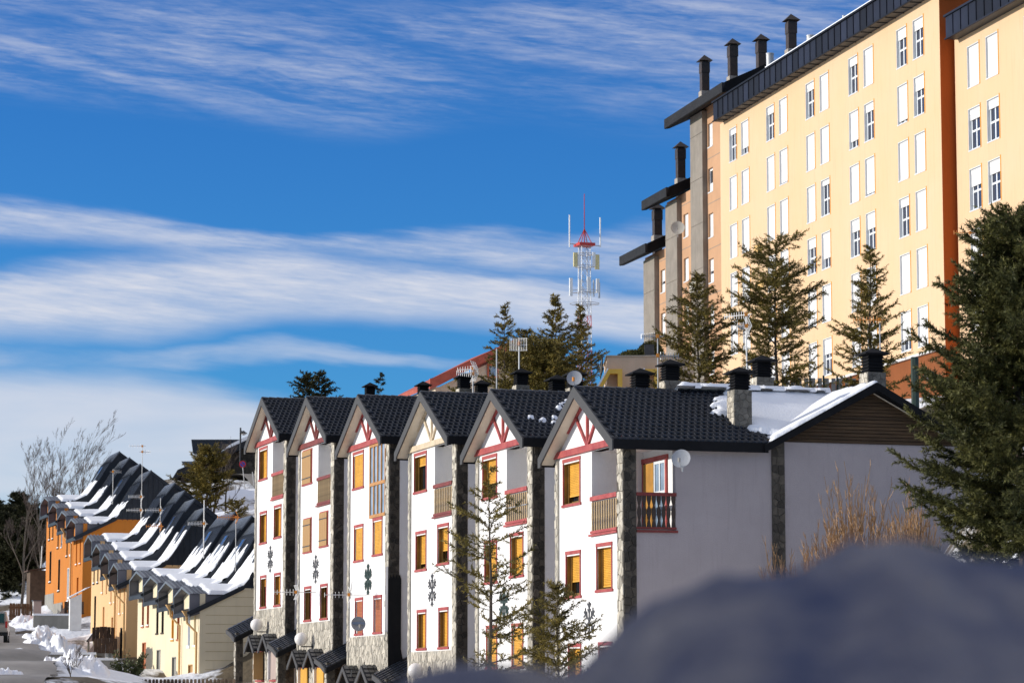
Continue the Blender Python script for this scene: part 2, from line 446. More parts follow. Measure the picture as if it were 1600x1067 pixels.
REDROOF = mat('red_roof_tile', (0.38, 0.085, 0.055), 0.8, 0.2, 3, 0.3)
YPAINT = mat('yellow_wall_paint', (0.85, 0.52, 0.09), 0.85, 0.1, 2)
TANWALL = mat('tan_wall', (0.66, 0.48, 0.33), 0.92, 0.08, 1.0, 0.3, streak=0.1)
BROWNR = mat('dark_brown_shingle', (0.055, 0.030, 0.018), 0.8, 0.4, 4, island=0.3)
GREYW = mat('grey_render', (0.26, 0.25, 0.22), 0.92, 0.2, 1.0, 0.3, streak=0.2)
FENCEW = mat('brown_fence_wood', (0.10, 0.065, 0.04), 0.85, 0.3, 4, island=0.2)
PIPE = mat('ochre_pipe', (0.55, 0.33, 0.13), 0.6, 0.1, 3)
CARP = mat('champagne_car_paint', (0.42, 0.36, 0.29), 0.3, 0.05, 2, spec=0.6)
RUBBER = mat('rubber', (0.02, 0.02, 0.02), 0.85)
TAILR = mat('red_lamp_glass', (0.5, 0.02, 0.01), 0.2)
GLOBE = mat('opal_globe', (0.78, 0.74, 0.70), 0.35, 0.03)
SIGNR = mat('sign_red', (0.55, 0.03, 0.03), 0.4, 0.05)
SIGNB = mat('sign_blue', (0.03, 0.08, 0.40), 0.4, 0.05)
TRIMG = mat('dark_green_iron', (0.018, 0.035, 0.025), 0.5, 0.3, 5)
IRON = mat('wrought_iron', (0.03, 0.032, 0.035), 0.5, 0.3, 5)
BLACKT = mat('black_bitumen_sheet', (0.006, 0.006, 0.006), 0.9, 0.3, 4)  # near-black colour painted as the cast shadow on a house corner
PINKW = mat('grey_pink_board', (0.40, 0.31, 0.27), 0.7, 0.15, 2, stretch=(4, 4, 0.5))
BLUEG = mat('blue_grey_band', (0.18, 0.22, 0.30), 0.5, 0.1)

# ------------------------------------------------------------------ terrain
def g(px, py, Y): return tuple(P(px, py, Y))
CTRL = [(-60, 60, -3.2), (-30, 60, -3.0), (-30, 90, -1.0), (-60, 100, 0.0), (-110, 100, 0.0), (-110, 200, 4.0),
        (0, -30, -2.0), (0, 0, -1.9), (0, 6, -1.7), (4, 6, -1.2), (0, 20, -2.8), (0, 40, -4.2), (0, 60, -4.6), (-6, 75, -4.6), (-12, 90, -3.8), (-14, 105, -2.4),
        (2, 80, -3.9), (-1, 90, -3.2), (-4, 98, -2.4), (-6, 107, -1.6), (-9, 115, -0.8), (-11, 122, -0.2), (-13, 129, 0.3),
        (8, 78, 0.8), (9.5, 66, 1.6), (9.5, 58, 1.6), (16, 62, 3.0), (9, 84, 2.5), (16, 82, 6.0), (30, 60, 6.0), (12, 30, -0.5), (30, 20, 1.0), (60, 60, 10),
        (10, 96, 8.0), (6, 103, 7.0), (2, 112, 7.5), (-2, 122, 8.0), (12, 112, 10.0), (20, 110, 11.5), (30, 110, 13), (20, 130, 13.2), (14, 150, 15.0), (8, 180, 17.5),
        (0, 150, 13.0), (-5, 140, 9.0), (2, 190, 18.0), (-2, 230, 20.0), (8, 260, 22.0), (40, 180, 19), (60, 120, 17), (80, 200, 22),
        g(20, 1064, 108), g(80, 1062, 112), g(-20, 1062, 112), g(60, 1040, 125), g(0, 1040, 125), g(20, 1020, 142), g(10, 1010, 156), g(-60, 1020, 150), g(-10, 1000, 168), g(30, 985, 180), g(60, 972, 188), g(10, 975, 195), g(50, 945, 205), g(20, 950, 210),
        g(150, 1052, 135), g(130, 1045, 145), g(110, 1020, 158), g(105, 1000, 168), g(118, 985, 176), g(90, 965, 188), g(68, 955, 198),
        (-14.5, 130, 0.1), (-17, 140, 0.4), (-19, 150, 0.9), (-21, 158, 1.6), (-24, 170, 3.0), (-27, 182, 4.8), (-31, 196, 6.0),
        (-8, 140, 4.5), (-11, 150, 6.5), (-13, 160, 8.5), (-12, 172, 10.0),
        g(340, 835, 168), g(380, 800, 178), g(300, 790, 192), g(330, 765, 195), g(390, 765, 195), g(380, 750, 205), g(280, 750, 210), (-15, 215, 16.0), (-30, 215, 12.5),
        (-40, 240, 9.0), (-60, 260, 8.0), (-30, 300, 14), (0, 320, 20), (60, 320, 24), (-110, 320, 6), (120, 320, 26), (140, 100, 22),
        (-16, -4, 3.9), (-16, 6, 4.4), (-16, 14, 3.6), (-24, 6, 5.0), (-24, -8, 4.2), (-9, 5, -0.6), (-9, 16, -1.6), (-40, 10, 1.5), (-20, 30, -2.0), (60, -10, 0.0), (-80, 0, -1.0)]  # raises an unseen bank left of the camera, added to shade the mound
_C = np.array(CTRL)
def ground(x, y):
    x = np.asarray(x, float); y = np.asarray(y, float)
    d2 = (x[..., None] - _C[:, 0]) ** 2 + (y[..., None] - _C[:, 1]) ** 2 + 2.0
    w = d2 ** -2.0
    return (w * _C[:, 2]).sum(-1) / w.sum(-1)
def gz(x, y): return float(ground(np.array([x]), np.array([y]))[0])

def terrain():
    def axis(pts):
        out = []
        for (a, b, n) in pts: out += list(np.linspace(a, b, n, endpoint=False))
        return np.array(out + [pts[-1][1]])
    xs = axis([(-2500, -300, 8), (-300, -80, 12), (-80, -45, 18), (-45, 30, 76), (30, 80, 20), (80, 300, 10), (300, 2500, 8)])
    ys = axis([(-1500, -100, 6), (-100, -30, 8), (-30, 90, 90), (90, 215, 125), (215, 330, 30), (330, 600, 8), (600, 4000, 8)])
    X, Y = np.meshgrid(xs, ys)
    Z = ground(X, Y)
    near = np.clip((400 - np.hypot(X, Y - 120)) / 200, 0, 1)
    Z = Z * near + (1 - near) * 4.0
    nz = np.array([[mnoise.fractal(Vector((x * 0.35, y * 0.35, 1.3)), 0.8, 2.0, 4) for x in xs] for y in ys])
    Z += nz * 0.28
    nx, ny = len(xs), len(ys)
    V = np.stack([X, Y, Z], -1).reshape(-1, 3)
    i = (np.arange(ny - 1)[:, None] * nx + np.arange(nx - 1)[None]).ravel()
    Fa = np.stack([i, i + 1, i + nx + 1, i + nx], 1)
    m = bpy.data.materials.new('snowy_ground'); m.use_nodes = True
    nt = m.node_tree; N, L = nt.nodes, nt.links; b = N['Principled BSDF']; b.inputs['Roughness'].default_value = 0.85
    tc = N.new('ShaderNodeTexCoord')
    n1 = N.new('ShaderNodeTexNoise'); n1.inputs['Scale'].default_value = 0.16; n1.inputs['Detail'].default_value = 9; n1.inputs['Roughness'].default_value = 0.65
    L.new(tc.outputs['Object'], n1.inputs['Vector'])
    r = N.new('ShaderNodeMapRange'); r.inputs['From Min'].default_value = 0.50; r.inputs['From Max'].default_value = 0.56
    L.new(n1.outputs['Fac'], r.inputs['Value'])
    n2 = N.new('ShaderNodeTexNoise'); n2.inputs['Scale'].default_value = 2.0; n2.inputs['Detail'].default_value = 8
    L.new(tc.outputs['Object'], n2.inputs['Vector'])
    mx0 = N.new('ShaderNodeMix'); mx0.data_type = 'RGBA'; mx0.inputs['A'].default_value = (0.05, 0.038, 0.022, 1); mx0.inputs['B'].default_value = (0.14, 0.105, 0.06, 1)
    L.new(n2.outputs['Fac'], mx0.inputs['Factor'])
    mx = N.new('ShaderNodeMix'); mx.data_type = 'RGBA'; mx.inputs['A'].default_value = (0.80, 0.82, 0.85, 1)
    L.new(mx0.outputs['Result'], mx.inputs['B']); L.new(r.outputs[0], mx.inputs['Factor']); L.new(mx.outputs['Result'], b.inputs['Base Color'])
    bp = N.new('ShaderNodeBump'); bp.inputs['Distance'].default_value = 0.15; bp.inputs['Strength'].default_value = 0.8
    L.new(n2.outputs['Fac'], bp.inputs['Height']); L.new(bp.outputs[0], b.inputs['Normal'])
    link('ground', np_mesh('ground', V, Fa, m, True), kind='structure')
terrain()

def strip(name, pts, halfw, m, lift=0.06, n=5, wob=0.0, **kw):
    """sheet lying on the ground along a centre line pts [(x, y)]"""
    pts = np.array(pts, float); seg = np.hypot(*np.diff(pts, axis=0).T); t = np.r_[0, np.cumsum(seg)]
    tt = np.arange(0, t[-1], 0.7); cx = np.interp(tt, t, pts[:, 0]); cy = np.interp(tt, t, pts[:, 1])
    k = np.ones(7) / 7
    cx[3:-3] = np.convolve(cx, k, 'valid'); cy[3:-3] = np.convolve(cy, k, 'valid')
    dx = np.gradient(cx); dy = np.gradient(cy); l = np.hypot(dx, dy); nx, ny = dy / l, -dx / l
    hw = np.interp(tt, t, halfw) if hasattr(halfw, '__len__') else np.full(len(tt), halfw)
    s = np.linspace(-1, 1, n * 2 + 1)
    wv = np.array([[1 + wob * mnoise.noise(Vector((a * 0.6, b * 3, 5))) for b in (-1, 1)] for a in tt])
    S = s[None] * hw[:, None] * np.where(s[None] < 0, wv[:, :1], wv[:, 1:])
    X = cx[:, None] + nx[:, None] * S; Y = cy[:, None] + ny[:, None] * S
    Z = ground(X, Y) + lift + 0.12
    m_, n_ = X.shape
    i = (np.arange(m_ - 1)[:, None] * n_ + np.arange(n_ - 1)[None]).ravel()
    return link(name, np_mesh(name, np.stack([X, Y, Z], -1).reshape(-1, 3), np.stack([i, i + 1, i + n_ + 1, i + n_], 1), m, True), **kw)
road_c = [tuple(P(-420, 1060, 60)[:2]), tuple(P(-60, 1060, 100)[:2]), tuple(P(12, 1060, 112)[:2]), tuple(P(16, 1040, 125)[:2]), tuple(P(8, 1020, 142)[:2]), tuple(P(-10, 1010, 158)[:2]), tuple(P(-40, 1000, 172)[:2]), tuple(P(-110, 1000, 200)[:2])]
strip('road', road_c, [2.2, 2.1, 1.9, 1.9, 2.1, 2.2, 2.4, 2.4], ASPH, 0.10, wob=0.15, kind='structure')
strip('upper_road', [tuple(P(250, 750, 222)[:2]), tuple(P(330, 748, 214)[:2]), tuple(P(400, 748, 204)[:2]), tuple(P(470, 745, 196)[:2])], 1.5, ASPH, 0.25, kind='structure')

# ------------------------------------------------------------------ stones, tiles
def voronoi(W, H, size, rg, asp=1.0, gap=0.018):
    """cells of jittered stones in a W x H rectangle"""
    sx, sy = size, size * asp
    nx, ny = max(1, round(W / sx)), max(1, round(H / sy))
    pts = np.array([((i + 0.5 + rg.uniform(-.42, .42) + (0.5 if j % 2 else 0) * (nx > 2)) * W / nx, (j + 0.5 + rg.uniform(-.42, .42)) * H / ny) for j in range(-1, ny + 1) for i in range(-1, nx + 1)])
    cells = []
    for k, p in enumerate(pts):
        if not (0 <= p[0] <= W and 0 <= p[1] <= H): continue
        poly = [(0, 0), (W, 0), (W, H), (0, H)]
        dd = pts - p; near = np.argsort(dd[:, 0] ** 2 / sx ** 2 + dd[:, 1] ** 2 / sy ** 2)[1:15]
        for q in near:
            m = (p + pts[q]) / 2; n = pts[q] - p; l = math.hypot(*n)
            if l < 1e-6: continue
            n = n / l; m = m - n * gap / 2
            out = []
            for a in range(len(poly)):
                A, B = poly[a], poly[(a + 1) % len(poly)]
                da = (A[0] - m[0]) * n[0] + (A[1] - m[1]) * n[1]; db = (B[0] - m[0]) * n[0] + (B[1] - m[1]) * n[1]
                if da <= 0: out.append(A)
                if (da < 0) != (db < 0) and abs(da - db) > 1e-9:
                    t = da / (da - db); out.append((A[0] + t * (B[0] - A[0]), A[1] + t * (B[1] - A[1])))
            poly = out
            if len(poly) < 3: break
        if len(poly) >= 3: cells.append(poly)
    return cells
def stone_geo(mb, poly, mapf, h):
    n = len(poly); cx = sum(p[0] for p in poly) / n; cy = sum(p[1] for p in poly) / n
    vs = [mapf(p[0], p[1], 0) for p in poly] + [mapf(cx + (p[0] - cx) * .9, cy + (p[1] - cy) * .93, h) for p in poly]
    mb.add(vs, [(i, (i + 1) % n, n + (i + 1) % n, n + i) for i in range(n)] + [tuple(range(n, 2 * n))])
def stonework(parent, W, H, size, mapf, m, seed, asp=1.0, each=False, gap=0.02, name='stone', h=0.035):
    rg = np.random.default_rng(seed)
    cells = voronoi(W, H, size, rg, asp, gap)
    if each:
        for c in cells[:300]:
            mb = MB(); stone_geo(mb, c, mapf, h * rg.uniform(.6, 1.3)); mb.build(name, m, parent)
        cells = cells[300:]
    if cells:
        mb = MB()
        for c in cells: stone_geo(mb, c, mapf, h * rg.uniform(.6, 1.3))
        mb.build(name + 'work', m, parent, kind='stuff')
FRONT = lambda y0, z0, x=0.0: (lambda a, b, h: (x - h, y0 + a, z0 + b))      # facing the street
SIDE = lambda x0, z0, y=0.0: (lambda a, b, h: (x0 + a, y - h, z0 + b))       # facing us

PIT = 1.85 / 3.5; TH = math.atan(PIT)
def tile_verts(w=0.2, l=0.30):
    fr_ = [(0, 0), (.46, 0.0), (.54, .045), (.80, .05), (.95, .012), (1.0, 0.0)]
    bk_ = [(0, 0), (.70, 0.0), (.78, .040), (.90, .042), (.97, .010), (1.0, 0.0)]
    vs = []; fs = []
    for (a, hh) in fr_: vs.append((a * w, -0.01, hh + .032))
    for (a, hh) in bk_: vs.append((a * w, l, hh))
    for (a, hh) in fr_: vs.append((a * w, -0.01, hh * .0 - 0.006))
    n = len(fr_)
    for i in range(n - 1):
        fs.append((i, i + 1, n + i + 1, n + i)); fs.append((2 * n + i, 2 * n + i + 1, i + 1, i))
    return np.array(vs), np.array(fs)
TV, TF = tile_verts()
def slope_right(V, B):
    """(a, s, n) on the slope facing us -> house coordinates"""
    a, s, n = V[:, 0], V[:, 1], V[:, 2]
    return np.stack([a, -0.25 + s * math.cos(TH) - n * math.sin(TH), B - 1.85 + s * math.sin(TH) + n * math.cos(TH)], 1)

# ------------------------------------------------------------------ white houses
B = 12.8                      # ridge height above the house's base
HS = [('first', 975.5, 83.0), ('second', 834, 90.8), ('third', 715.3, 98.5), ('fourth', 610, 106.2), ('fifth', 524, 113.8), ('sixth', 449.6, 121.5)]
APEX = [9.11, 9.84, 10.58, 11.26, 11.97, 12.73]
HLAB = ['white gabled house nearest the camera, with corner balcony and long grey side wall',
        'white gabled house second from the right, behind the thin spruce, red timber gable',
        'white gabled house with cream timbers in its gable, third from the right',
        'white gabled house with a tall glazed loggia and dark green snowflake, fourth from the right',
        'white gabled house with closed tan plank shutters, second from the left of the row',
        'white gabled house at the far left end of the white row, beside the yellow terrace']
def house_window(parent, yc, zt, w, h, trim, kind, frac, slatm):
    """frame, roller and glass in one opening"""
    y0, y1, z1, z0 = yc - w / 2, yc + w / 2, zt, zt - h
    t = 0.075
    wf = MB(); wf.box(-.035, .02, y0, y1, z1 - t, z1 + .03); wf.box(-.05, .02, y0 - .06, y1 + .06, z0, z0 + .08)
    wf.box(-.03, .02, y0 + .015, y0 + .07, z0 + .08, z1 - t); wf.box(-.03, .02, y1 - .07, y1 - .015, z0 + .08, z1 - t)
    win = wf.build('window', trim, parent)
    a0, a1, b0, b1 = y0 + .07, y1 - .07, z0 + .08, z1 - t
    d = 0.17 if kind == 'deep' else 0.05
    if kind == 'plank':
        ps = MB(); n = 4; 
        for k in range(n): ps.box(-.075, -.04, a0 + (a1 - a0) * k / n + .006, a0 + (a1 - a0) * (k + 1) / n - .006, b0 - .02, b1 + .05)
        sh = ps.build('shutter', WOODT, win)
        hb = MB()
        for zz in (b0 + .2, b1 - .2): hb.box(-.085, -.074, a0, a1, zz - .02, zz + .02)
        hb.build('hinge', IRON, win)
        return win
    rv = MB()
    if d > .1:
        rv.box(.02, .30, a0 - .02, a0 + .03, b0, b1); rv.box(.02, .30, a1 - .03, a1 + .02, b0, b1); rv.box(.02, .30, a0, a1, b1 - .05, b1 + .02)
        rv.box(.02, .30, a0, a1, b0 - .02, b0 + .03)
        rv.box(.12, .17, a1 - .09, a1 - .03, b0, b1)
    fr = MB(); ym = (a0 + a1) / 2; f = .055
    fr.box(d + .05, d + .10, a0 + .03, a0 + .03 + f, b0, b1); fr.box(d + .05, d + .10, a1 - .03 - f, a1 - .03, b0, b1)
    fr.box(d + .05, d + .10, ym - f / 2, ym + f / 2, b0, b1); fr.box(d + .05, d + .10, a0, a1, b0 + .03, b0 + .1); fr.box(d + .05, d + .10, a0, a1, b1 - .1, b1)
    rv.v and rv.build('reveal', WOODF, win)
    fr.build('casement', WOODF if kind != 'white' else PVCW, win)
    MB().box(d + .10, d + .12, a0, a1, b0, b1).build('pane', GLASS, win)
    if frac > 0:
        sm = MB(); zz = b1 - .02; zb = b1 - (b1 - b0) * frac; p = .052
        while zz > zb:
            z2 = max(zz - p, zb)
            sm.add([(d, a0 + .03, zz), (d, a1 - .03, zz), (d - .014, a1 - .03, (zz + z2) / 2), (d - .014, a0 + .03, (zz + z2) / 2), (d, a0 + .03, z2 + .004), (d, a1 - .03, z2 + .004)],
                   [(0, 3, 2, 1), (3, 4, 5, 2)])
            zz = z2
        sm.box(d - .015, d + .015, a0 + .03, a1 - .03, zb - .05, zb)
        sm.build('roller_shutter', slatm, win)
    return win

def snowflake(parent, yc, zc, m, heavy=1.0, x=-.03):
    mb = MB(); r = .58
    for k in range(6):
        th = math.pi / 2 + k * math.pi / 3
        c, s = math.cos(th) * .95, math.sin(th)
        def bar(p, q, w):
            dx, dz = q[0] - p[0], q[1] - p[1]; l = math.hypot(dx, dz); nx, nz = -dz / l * w, dx / l * w
            mb.prism([(yc + p[0] + nx, zc + p[1] + nz), (yc + q[0] + nx, zc + q[1] + nz), (yc + q[0] - nx, zc + q[1] - nz), (yc + p[0] - nx, zc + p[1] - nz)], 'x', x, x + .02)
        bar((0, 0), (c * r, s * r), .035 * heavy)
        for f, ll in ((.42, .17), (.68, .2)):
            for sg in (-1, 1):
                t2 = th + sg * R(50)
                bar((c * r * f, s * r * f), (c * r * f + math.cos(t2) * ll, s * r * f + math.sin(t2) * ll), .028 * heavy)
    return mb.build('snowflake_emblem', m, parent)

def chimney(parent, x, y, z0, z1, w=.5, cap=True):
    """masonry shaft with louvred iron head; z1 is the top of the head"""
    h = .62 * w / .5
    mb = MB().box(x - w / 2, x + w / 2, y - w / 2, y + w / 2, z0, z1 - h)
    ch = mb.build('chimney', STONEC, parent)
    H = min(z1 - h - z0, 3.2)
    rg = int(abs(x * 100 + y * 10)) + 5
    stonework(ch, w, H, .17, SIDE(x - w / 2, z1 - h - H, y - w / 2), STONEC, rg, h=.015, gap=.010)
    stonework(ch, w, H, .17, FRONT(y - w / 2, z1 - h - H, x - w / 2), STONEL, rg + 1, h=.015, gap=.010)  # paler stone on the sun-facing side, sunlight put into the colour
    q = MB(); a = w / 2 * .95; zt = z1 - .2
    q.box(x - a * .8, x + a * .8, y - a * .8, y + a * .8, z1 - h, zt)
    for k in range(5):
        zz = z1 - h + .05 + k * (zt - z1 + h - .06) / 5
        q.add([(x - a, y - a, zz), (x + a, y - a, zz), (x + a, y + a, zz), (x - a, y + a, zz),
               (x - a * .82, y - a * .82, zz + .06), (x + a * .82, y - a * .82, zz + .06), (x + a * .82, y + a * .82, zz + .06), (x - a * .82, y + a * .82, zz + .06)],
              [(0, 1, 5, 4), (1, 2, 6, 5), (2, 3, 7, 6), (3, 0, 4, 7), (0, 3, 2, 1)])
    e = w / 2 * 1.35
    q.add([(x - e, y - e, zt), (x + e, y - e, zt), (x + e, y + e, zt), (x - e, y + e, zt), (x - e, y - e, zt + .04), (x + e, y - e, zt + .04), (x + e, y + e, zt + .04), (x - e, y + e, zt + .04), (x, y, z1 + .02)],
          [(0, 3, 2, 1), (0, 1, 5, 4), (1, 2, 6, 5), (2, 3, 7, 6), (3, 0, 4, 7), (4, 5, 8), (5, 6, 8), (6, 7, 8), (7, 4, 8)])
    q.build('chimney_cap', EAVE, ch)
    return ch

HF = []; HR = []
TILE_ME = {}
for i, (nm, px, Y) in enumerate(HS):
    fr = Frame(px, Y, 17); HF.append(fr)
    base = APEX[i] - B
    root = empty('white_gabled_house', fr.w(0, 0, base), fr.a, HLAB[i], 'house', 'white gabled houses in the stepped row')
    HR.append(root)
    H = lambda rel: B + rel
    trim = [RED, RED, CREAMT, RED, REDD, RED][i]
    trimw = [RED, RED, RED, RED, RED, RED][i]
    # openings
    top = (4.85, H(-1.99), 1.72, 1.45)
    mid = [(4.72, H(-4.82), 1.46, 1.42), (1.80, H(-4.72), 1.46, 1.42)]
    low = [(4.60, H(-7.62), 1.26, 1.42), (1.72, H(-7.62), 1.26, 1.42)]
    holes = [(w[0] - w[2] / 2 + .07, w[0] + w[2] / 2 - .07, w[1] - w[3] + .08, w[1] - .12) for w in [top] + mid + low]
    lz0, lz1 = H(-4.36), H(-1.92)
    lg = (.60, 2.95, lz0, lz1)
    fw = MB(); wall_holes(fw, .55, 6.1, H(-9.08), H(-1.72), holes + [lg], .3)
    fw.build('front_wall', WHITE, root)
    gb = MB().prism([(.1, H(-1.72)), (6.4, H(-1.72)), (3.25, H(-.06))], 'x', 0.0, .3); gb.build('gable_wall', WHITE, root)
    # stone piers
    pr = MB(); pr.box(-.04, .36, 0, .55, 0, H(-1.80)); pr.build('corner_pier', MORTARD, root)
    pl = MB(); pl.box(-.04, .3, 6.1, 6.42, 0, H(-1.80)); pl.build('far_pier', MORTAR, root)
    stonework(root, .52, B - 1.8, .16, FRONT(.015, 0, -.04), STONEL, 10 + i, asp=2.2, h=.02, gap=.012)
    stonework(root, .30, B - 1.8, .15, FRONT(6.11, 0, -.04), STONEL, 30 + i, asp=2.4, h=.02, gap=.012)
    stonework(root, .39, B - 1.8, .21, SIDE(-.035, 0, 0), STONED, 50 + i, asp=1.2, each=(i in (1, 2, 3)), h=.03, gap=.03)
    # plaster side wall
    sw = MB()
    zt = H(-1.80)
    if i == 0:
        sw.box(.36, 4.57, .012, .25, 0, lz0 - .06); sw.box(1.57, 4.57, .012, .25, lz0 - .06, zt)
        sw.box(.36, 1.57, .012, .25, H(-1.93), zt)
        sw.box(4.97, 11.2, .012, .25, 0, H(-1.75))
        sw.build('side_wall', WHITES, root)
        pp = MB().box(4.57, 4.97, -.03, .25, 0, H(-1.76)); pp.build('side_pier', MORTARD, root)
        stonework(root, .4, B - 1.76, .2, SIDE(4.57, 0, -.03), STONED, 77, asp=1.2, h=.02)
        # boarded gable end
        pb = MB(); z0, z1 = H(-1.74), H(-.2); n = 15
        for k in range(n):
            a, b = z0 + (z1 - z0) * k / n, z0 + (z1 - z0) * (k + 1) / n - .012
            xa = 4.35 + (a - z0) / (z1 - z0) * 3.45; xb = 4.35 + (b - z0) / (z1 - z0) * 3.45
            ya = -.02
            pb.add([(xa, ya - .02, a), (15.6 - xa, ya - .02, a), (15.6 - xb, ya + .01, b), (xb, ya + .01, b), (xa, .1, a), (15.6 - xa, .1, a), (15.6 - xb, .1, b), (xb, .1, b)],
                   [(0, 1, 2, 3), (0, 4, 5, 1), (3, 2, 6, 7), (0, 3, 7, 4), (1, 5, 6, 2)])
        pb.build('boarded_gable', WOODBR, root, kind='stuff')
    else:
        sw.box(.36, 4.6, .012, .25, 0, zt); sw.build('side_wall', WHITE, root)
    bk = MB(); bk.box(.31, 4.5, 6.15, 6.4, 0, H(-1.8)); bk.box(4.5, 11.2, 6.15, 6.4, 0, H(-1.8)); bk.box(11.0, 11.2, .26, 8.0, 0, H(-1.8)); bk.box(2.2, 2.4, 6.4, 8.19, 0, H(-1.8))
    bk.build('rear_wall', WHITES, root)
    # dark core so that nothing shines through
    MB().box(2.0, 10.8, .4, 6.1, 0, H(-2.1)).build('inner_rooms', DARK, root)
    MB().box(.34, 1.6, 3.05, 6.1, 0, H(-2.1)).build('inner_rooms', DARK, root)
    MB().box(.34, 1.6, .5, 3.05, 0, lz0 - .15).build('inner_rooms', DARK, root)
    # loggia lining
    lo = MB(); lo.box(.3, 1.75, 2.95, 3.04, lz0 - .1, lz1 + .1)
    lo.box(1.62, 1.8, .25, 2.95, lz0 - .1, lz1 + .1); lo.box(.05, 1.8, .3, 3.04, lz1, lz1 + .1); lo.box(.0, 1.75, .26, 3.04, lz0 - .12, lz0)
    lo.box(.0, .05, .55, 3.0, lz0 - .12, lz0 - .02)
    lo.build('loggia', WHITE, root)
    if i == 3:      # glazed loggia
        gl = MB(); nb_ = 4
        for k in range(nb_ + 1):
            yy = .62 + (2.93 - .62) * k / nb_; gl.box(-.05, .03, yy - .05, yy + .05, lz0 - .3, lz1 + .02)
        for zz in (lz0 - .26, lz0 + .95, lz1 - .02): gl.box(-.055, .025, .6, 2.95, zz - .06, zz + .06)
        gf = gl.build('loggia_glazing', mat('orange_window_wood', (.45, .21, .06), .5, .2, 4), root)
        for k in range(nb_):
            y0 = .62 + (2.31) * k / nb_ + .05; y1 = .62 + 2.31 * (k + 1) / nb_ - .05
            for (a, b) in ((lz0 - .2, lz0 + .89), (lz0 + 1.01, lz1 - .08)):
                MB().box(-.01, 0.0, y0, y1, a, b).build('pane', GLASSB, gf)
    else:
        rz = H(-3.28)
        rl = MB(); rl.box(-.07, .03, .56, 2.97, rz - .13, rz); rl.box(-.06, .02, .56, 2.97, lz0 - .02, lz0 + .06); rl.box(-.09, .0, .50, 3.05, lz0 - .10, lz0 - .04)
        rail = rl.build('railing', [RED, RED, REDD, RED, REDD, RED][i], root)
        nb_ = 11 if i < 3 else 13
        me = MB(); w = .055 if i < 3 else .03
        me.box(-.03, .0, -w, w, 0, (rz - .13) - (lz0 + .06)) if i >= 3 else me.prism([(-w, 0), (w, 0), (w * .55, .25), (w, .42), (w * .6, .6), (w, .85), (-w, .85), (-w * .6, .6), (-w, .42), (-w * .55, .25)], 'x', -.03, 0)
        mesh_b = me.mesh('baluster', BALUS)
        for k in range(nb_):
            link('baluster', mesh_b, rail, loc=(0, .68 + 2.18 * k / (nb_ - 1), lz0 + .06))
        if i == 1:
            MB().tube([(-.05, .6, lz0 + .5), (-.05, 2.95, lz0 + .5)], .02, 6).build('brace', GALV, rail)
    if i == 0:      # side opening of the corner balcony
        rz = H(-3.32)
        rl = MB(); rl.box(.36, 1.59, -.02, .06, rz - .1, rz); rl.box(.36, 1.59, -.01, .05, lz0 - .02, lz0 + .04); rl.box(.36, 1.62, -.05, .1, lz0 - .12, lz0 - .05)
        rail = rl.build('side_railing', REDD, root)
        me = MB(); w = .065; hh = rz - .1 - lz0 - .04
        me.prism([(-w, 0), (w, 0), (w * .4, .2), (w, .38), (w * .9, .5), (w * .35, .62), (w, .8), (w, hh), (-w, hh), (-w, .8), (-w * .35, .62), (-w * .9, .5), (-w, .38), (-w * .4, .2)], 'y', 0, .03)
        mesh_b = me.mesh('baluster', BALUSD)
        for k in range(8): link('baluster', mesh_b, rail, loc=(.45 + 1.05 * k / 7, .0, lz0 + .04))
        # balcony door on the back wall
        dr = MB(); dr.box(1.56, 1.62, .78, .90, lz0, H(-2.25)); dr.box(1.56, 1.62, 2.78, 2.9, lz0, H(-2.25)); dr.box(1.55, 1.62, .72, 2.92, H(-2.27), H(-2.13))
        dd = dr.build('balcony_door', RED, root)
        wf = MB()
        for yy in (.93, 1.38, 1.83): wf.box(1.57, 1.61, yy - .04, yy + .04, lz0, H(-2.27))
        for zz in (lz0 + .06, lz0 + 1.15, H(-2.32)): wf.box(1.575, 1.605, .9, 1.86, zz - .04, zz + .04)
        wf.build('door_frame', PVCW, dd)
        MB().box(1.60, 1.615, .9, 1.85, lz0, H(-2.3)).build('pane', GLASSB, dd)
        MB().box(1.56, 1.60, 1.88, 2.78, lz0, H(-2.3)).build('folded_shutter', mat('ochre_door_wood', (.36, .17, .02), .6, .2, 3), dd)
    # base
    if i > 0 or True:
        bs = MB().box(-.02, .3, .56, 6.09, 0, H(-9.08)); bs.build('base_wall', MORTAR, root)
        stonework(root, 5.5, B - 9.08, .17, FRONT(.57, 0, -.02), STONEL, 90 + i, asp=2.3, h=.02, gap=.022)
    # windows
    fr_states = [[.78, .62, .9, .8, .8], [.6, .8, 1, 1, 1], [.25, .8, .62, .95, .95], [1, 1, 1, 1, 1], [1, 1, 1, .0, .0], [.9, .9, .9, .25, .9]][i]
    kinds = [['deep'] * 5, ['deep', 'deep', 'deep', 'flush', 'flush'], ['deep'] * 5, ['flush'] * 5, ['plank', 'plank', 'plank', 'deep', 'deep'], ['deep'] * 5][i]
    for k, w in enumerate([top] + mid + low):
        sm = WOODO if (i == 3 and k > 2) else WOODY
        house_window(root, *w, trimw, kinds[k], fr_states[k], sm)
    snowflake(root, 3.2, H(-6.95), TRIMG if i in (1, 3) else mat('grey_iron_emblem', (.07, .07, .075), .6), 1.7 if i == 3 else (1.3 if i == 1 else .72))
    # gable timbers
    gt = MB()
    gt.box(-.10, 0.0, -.02, 6.62, H(-1.90), H(-1.70))
    gt.build('tie_beam', trim, root)
    tb = MB()
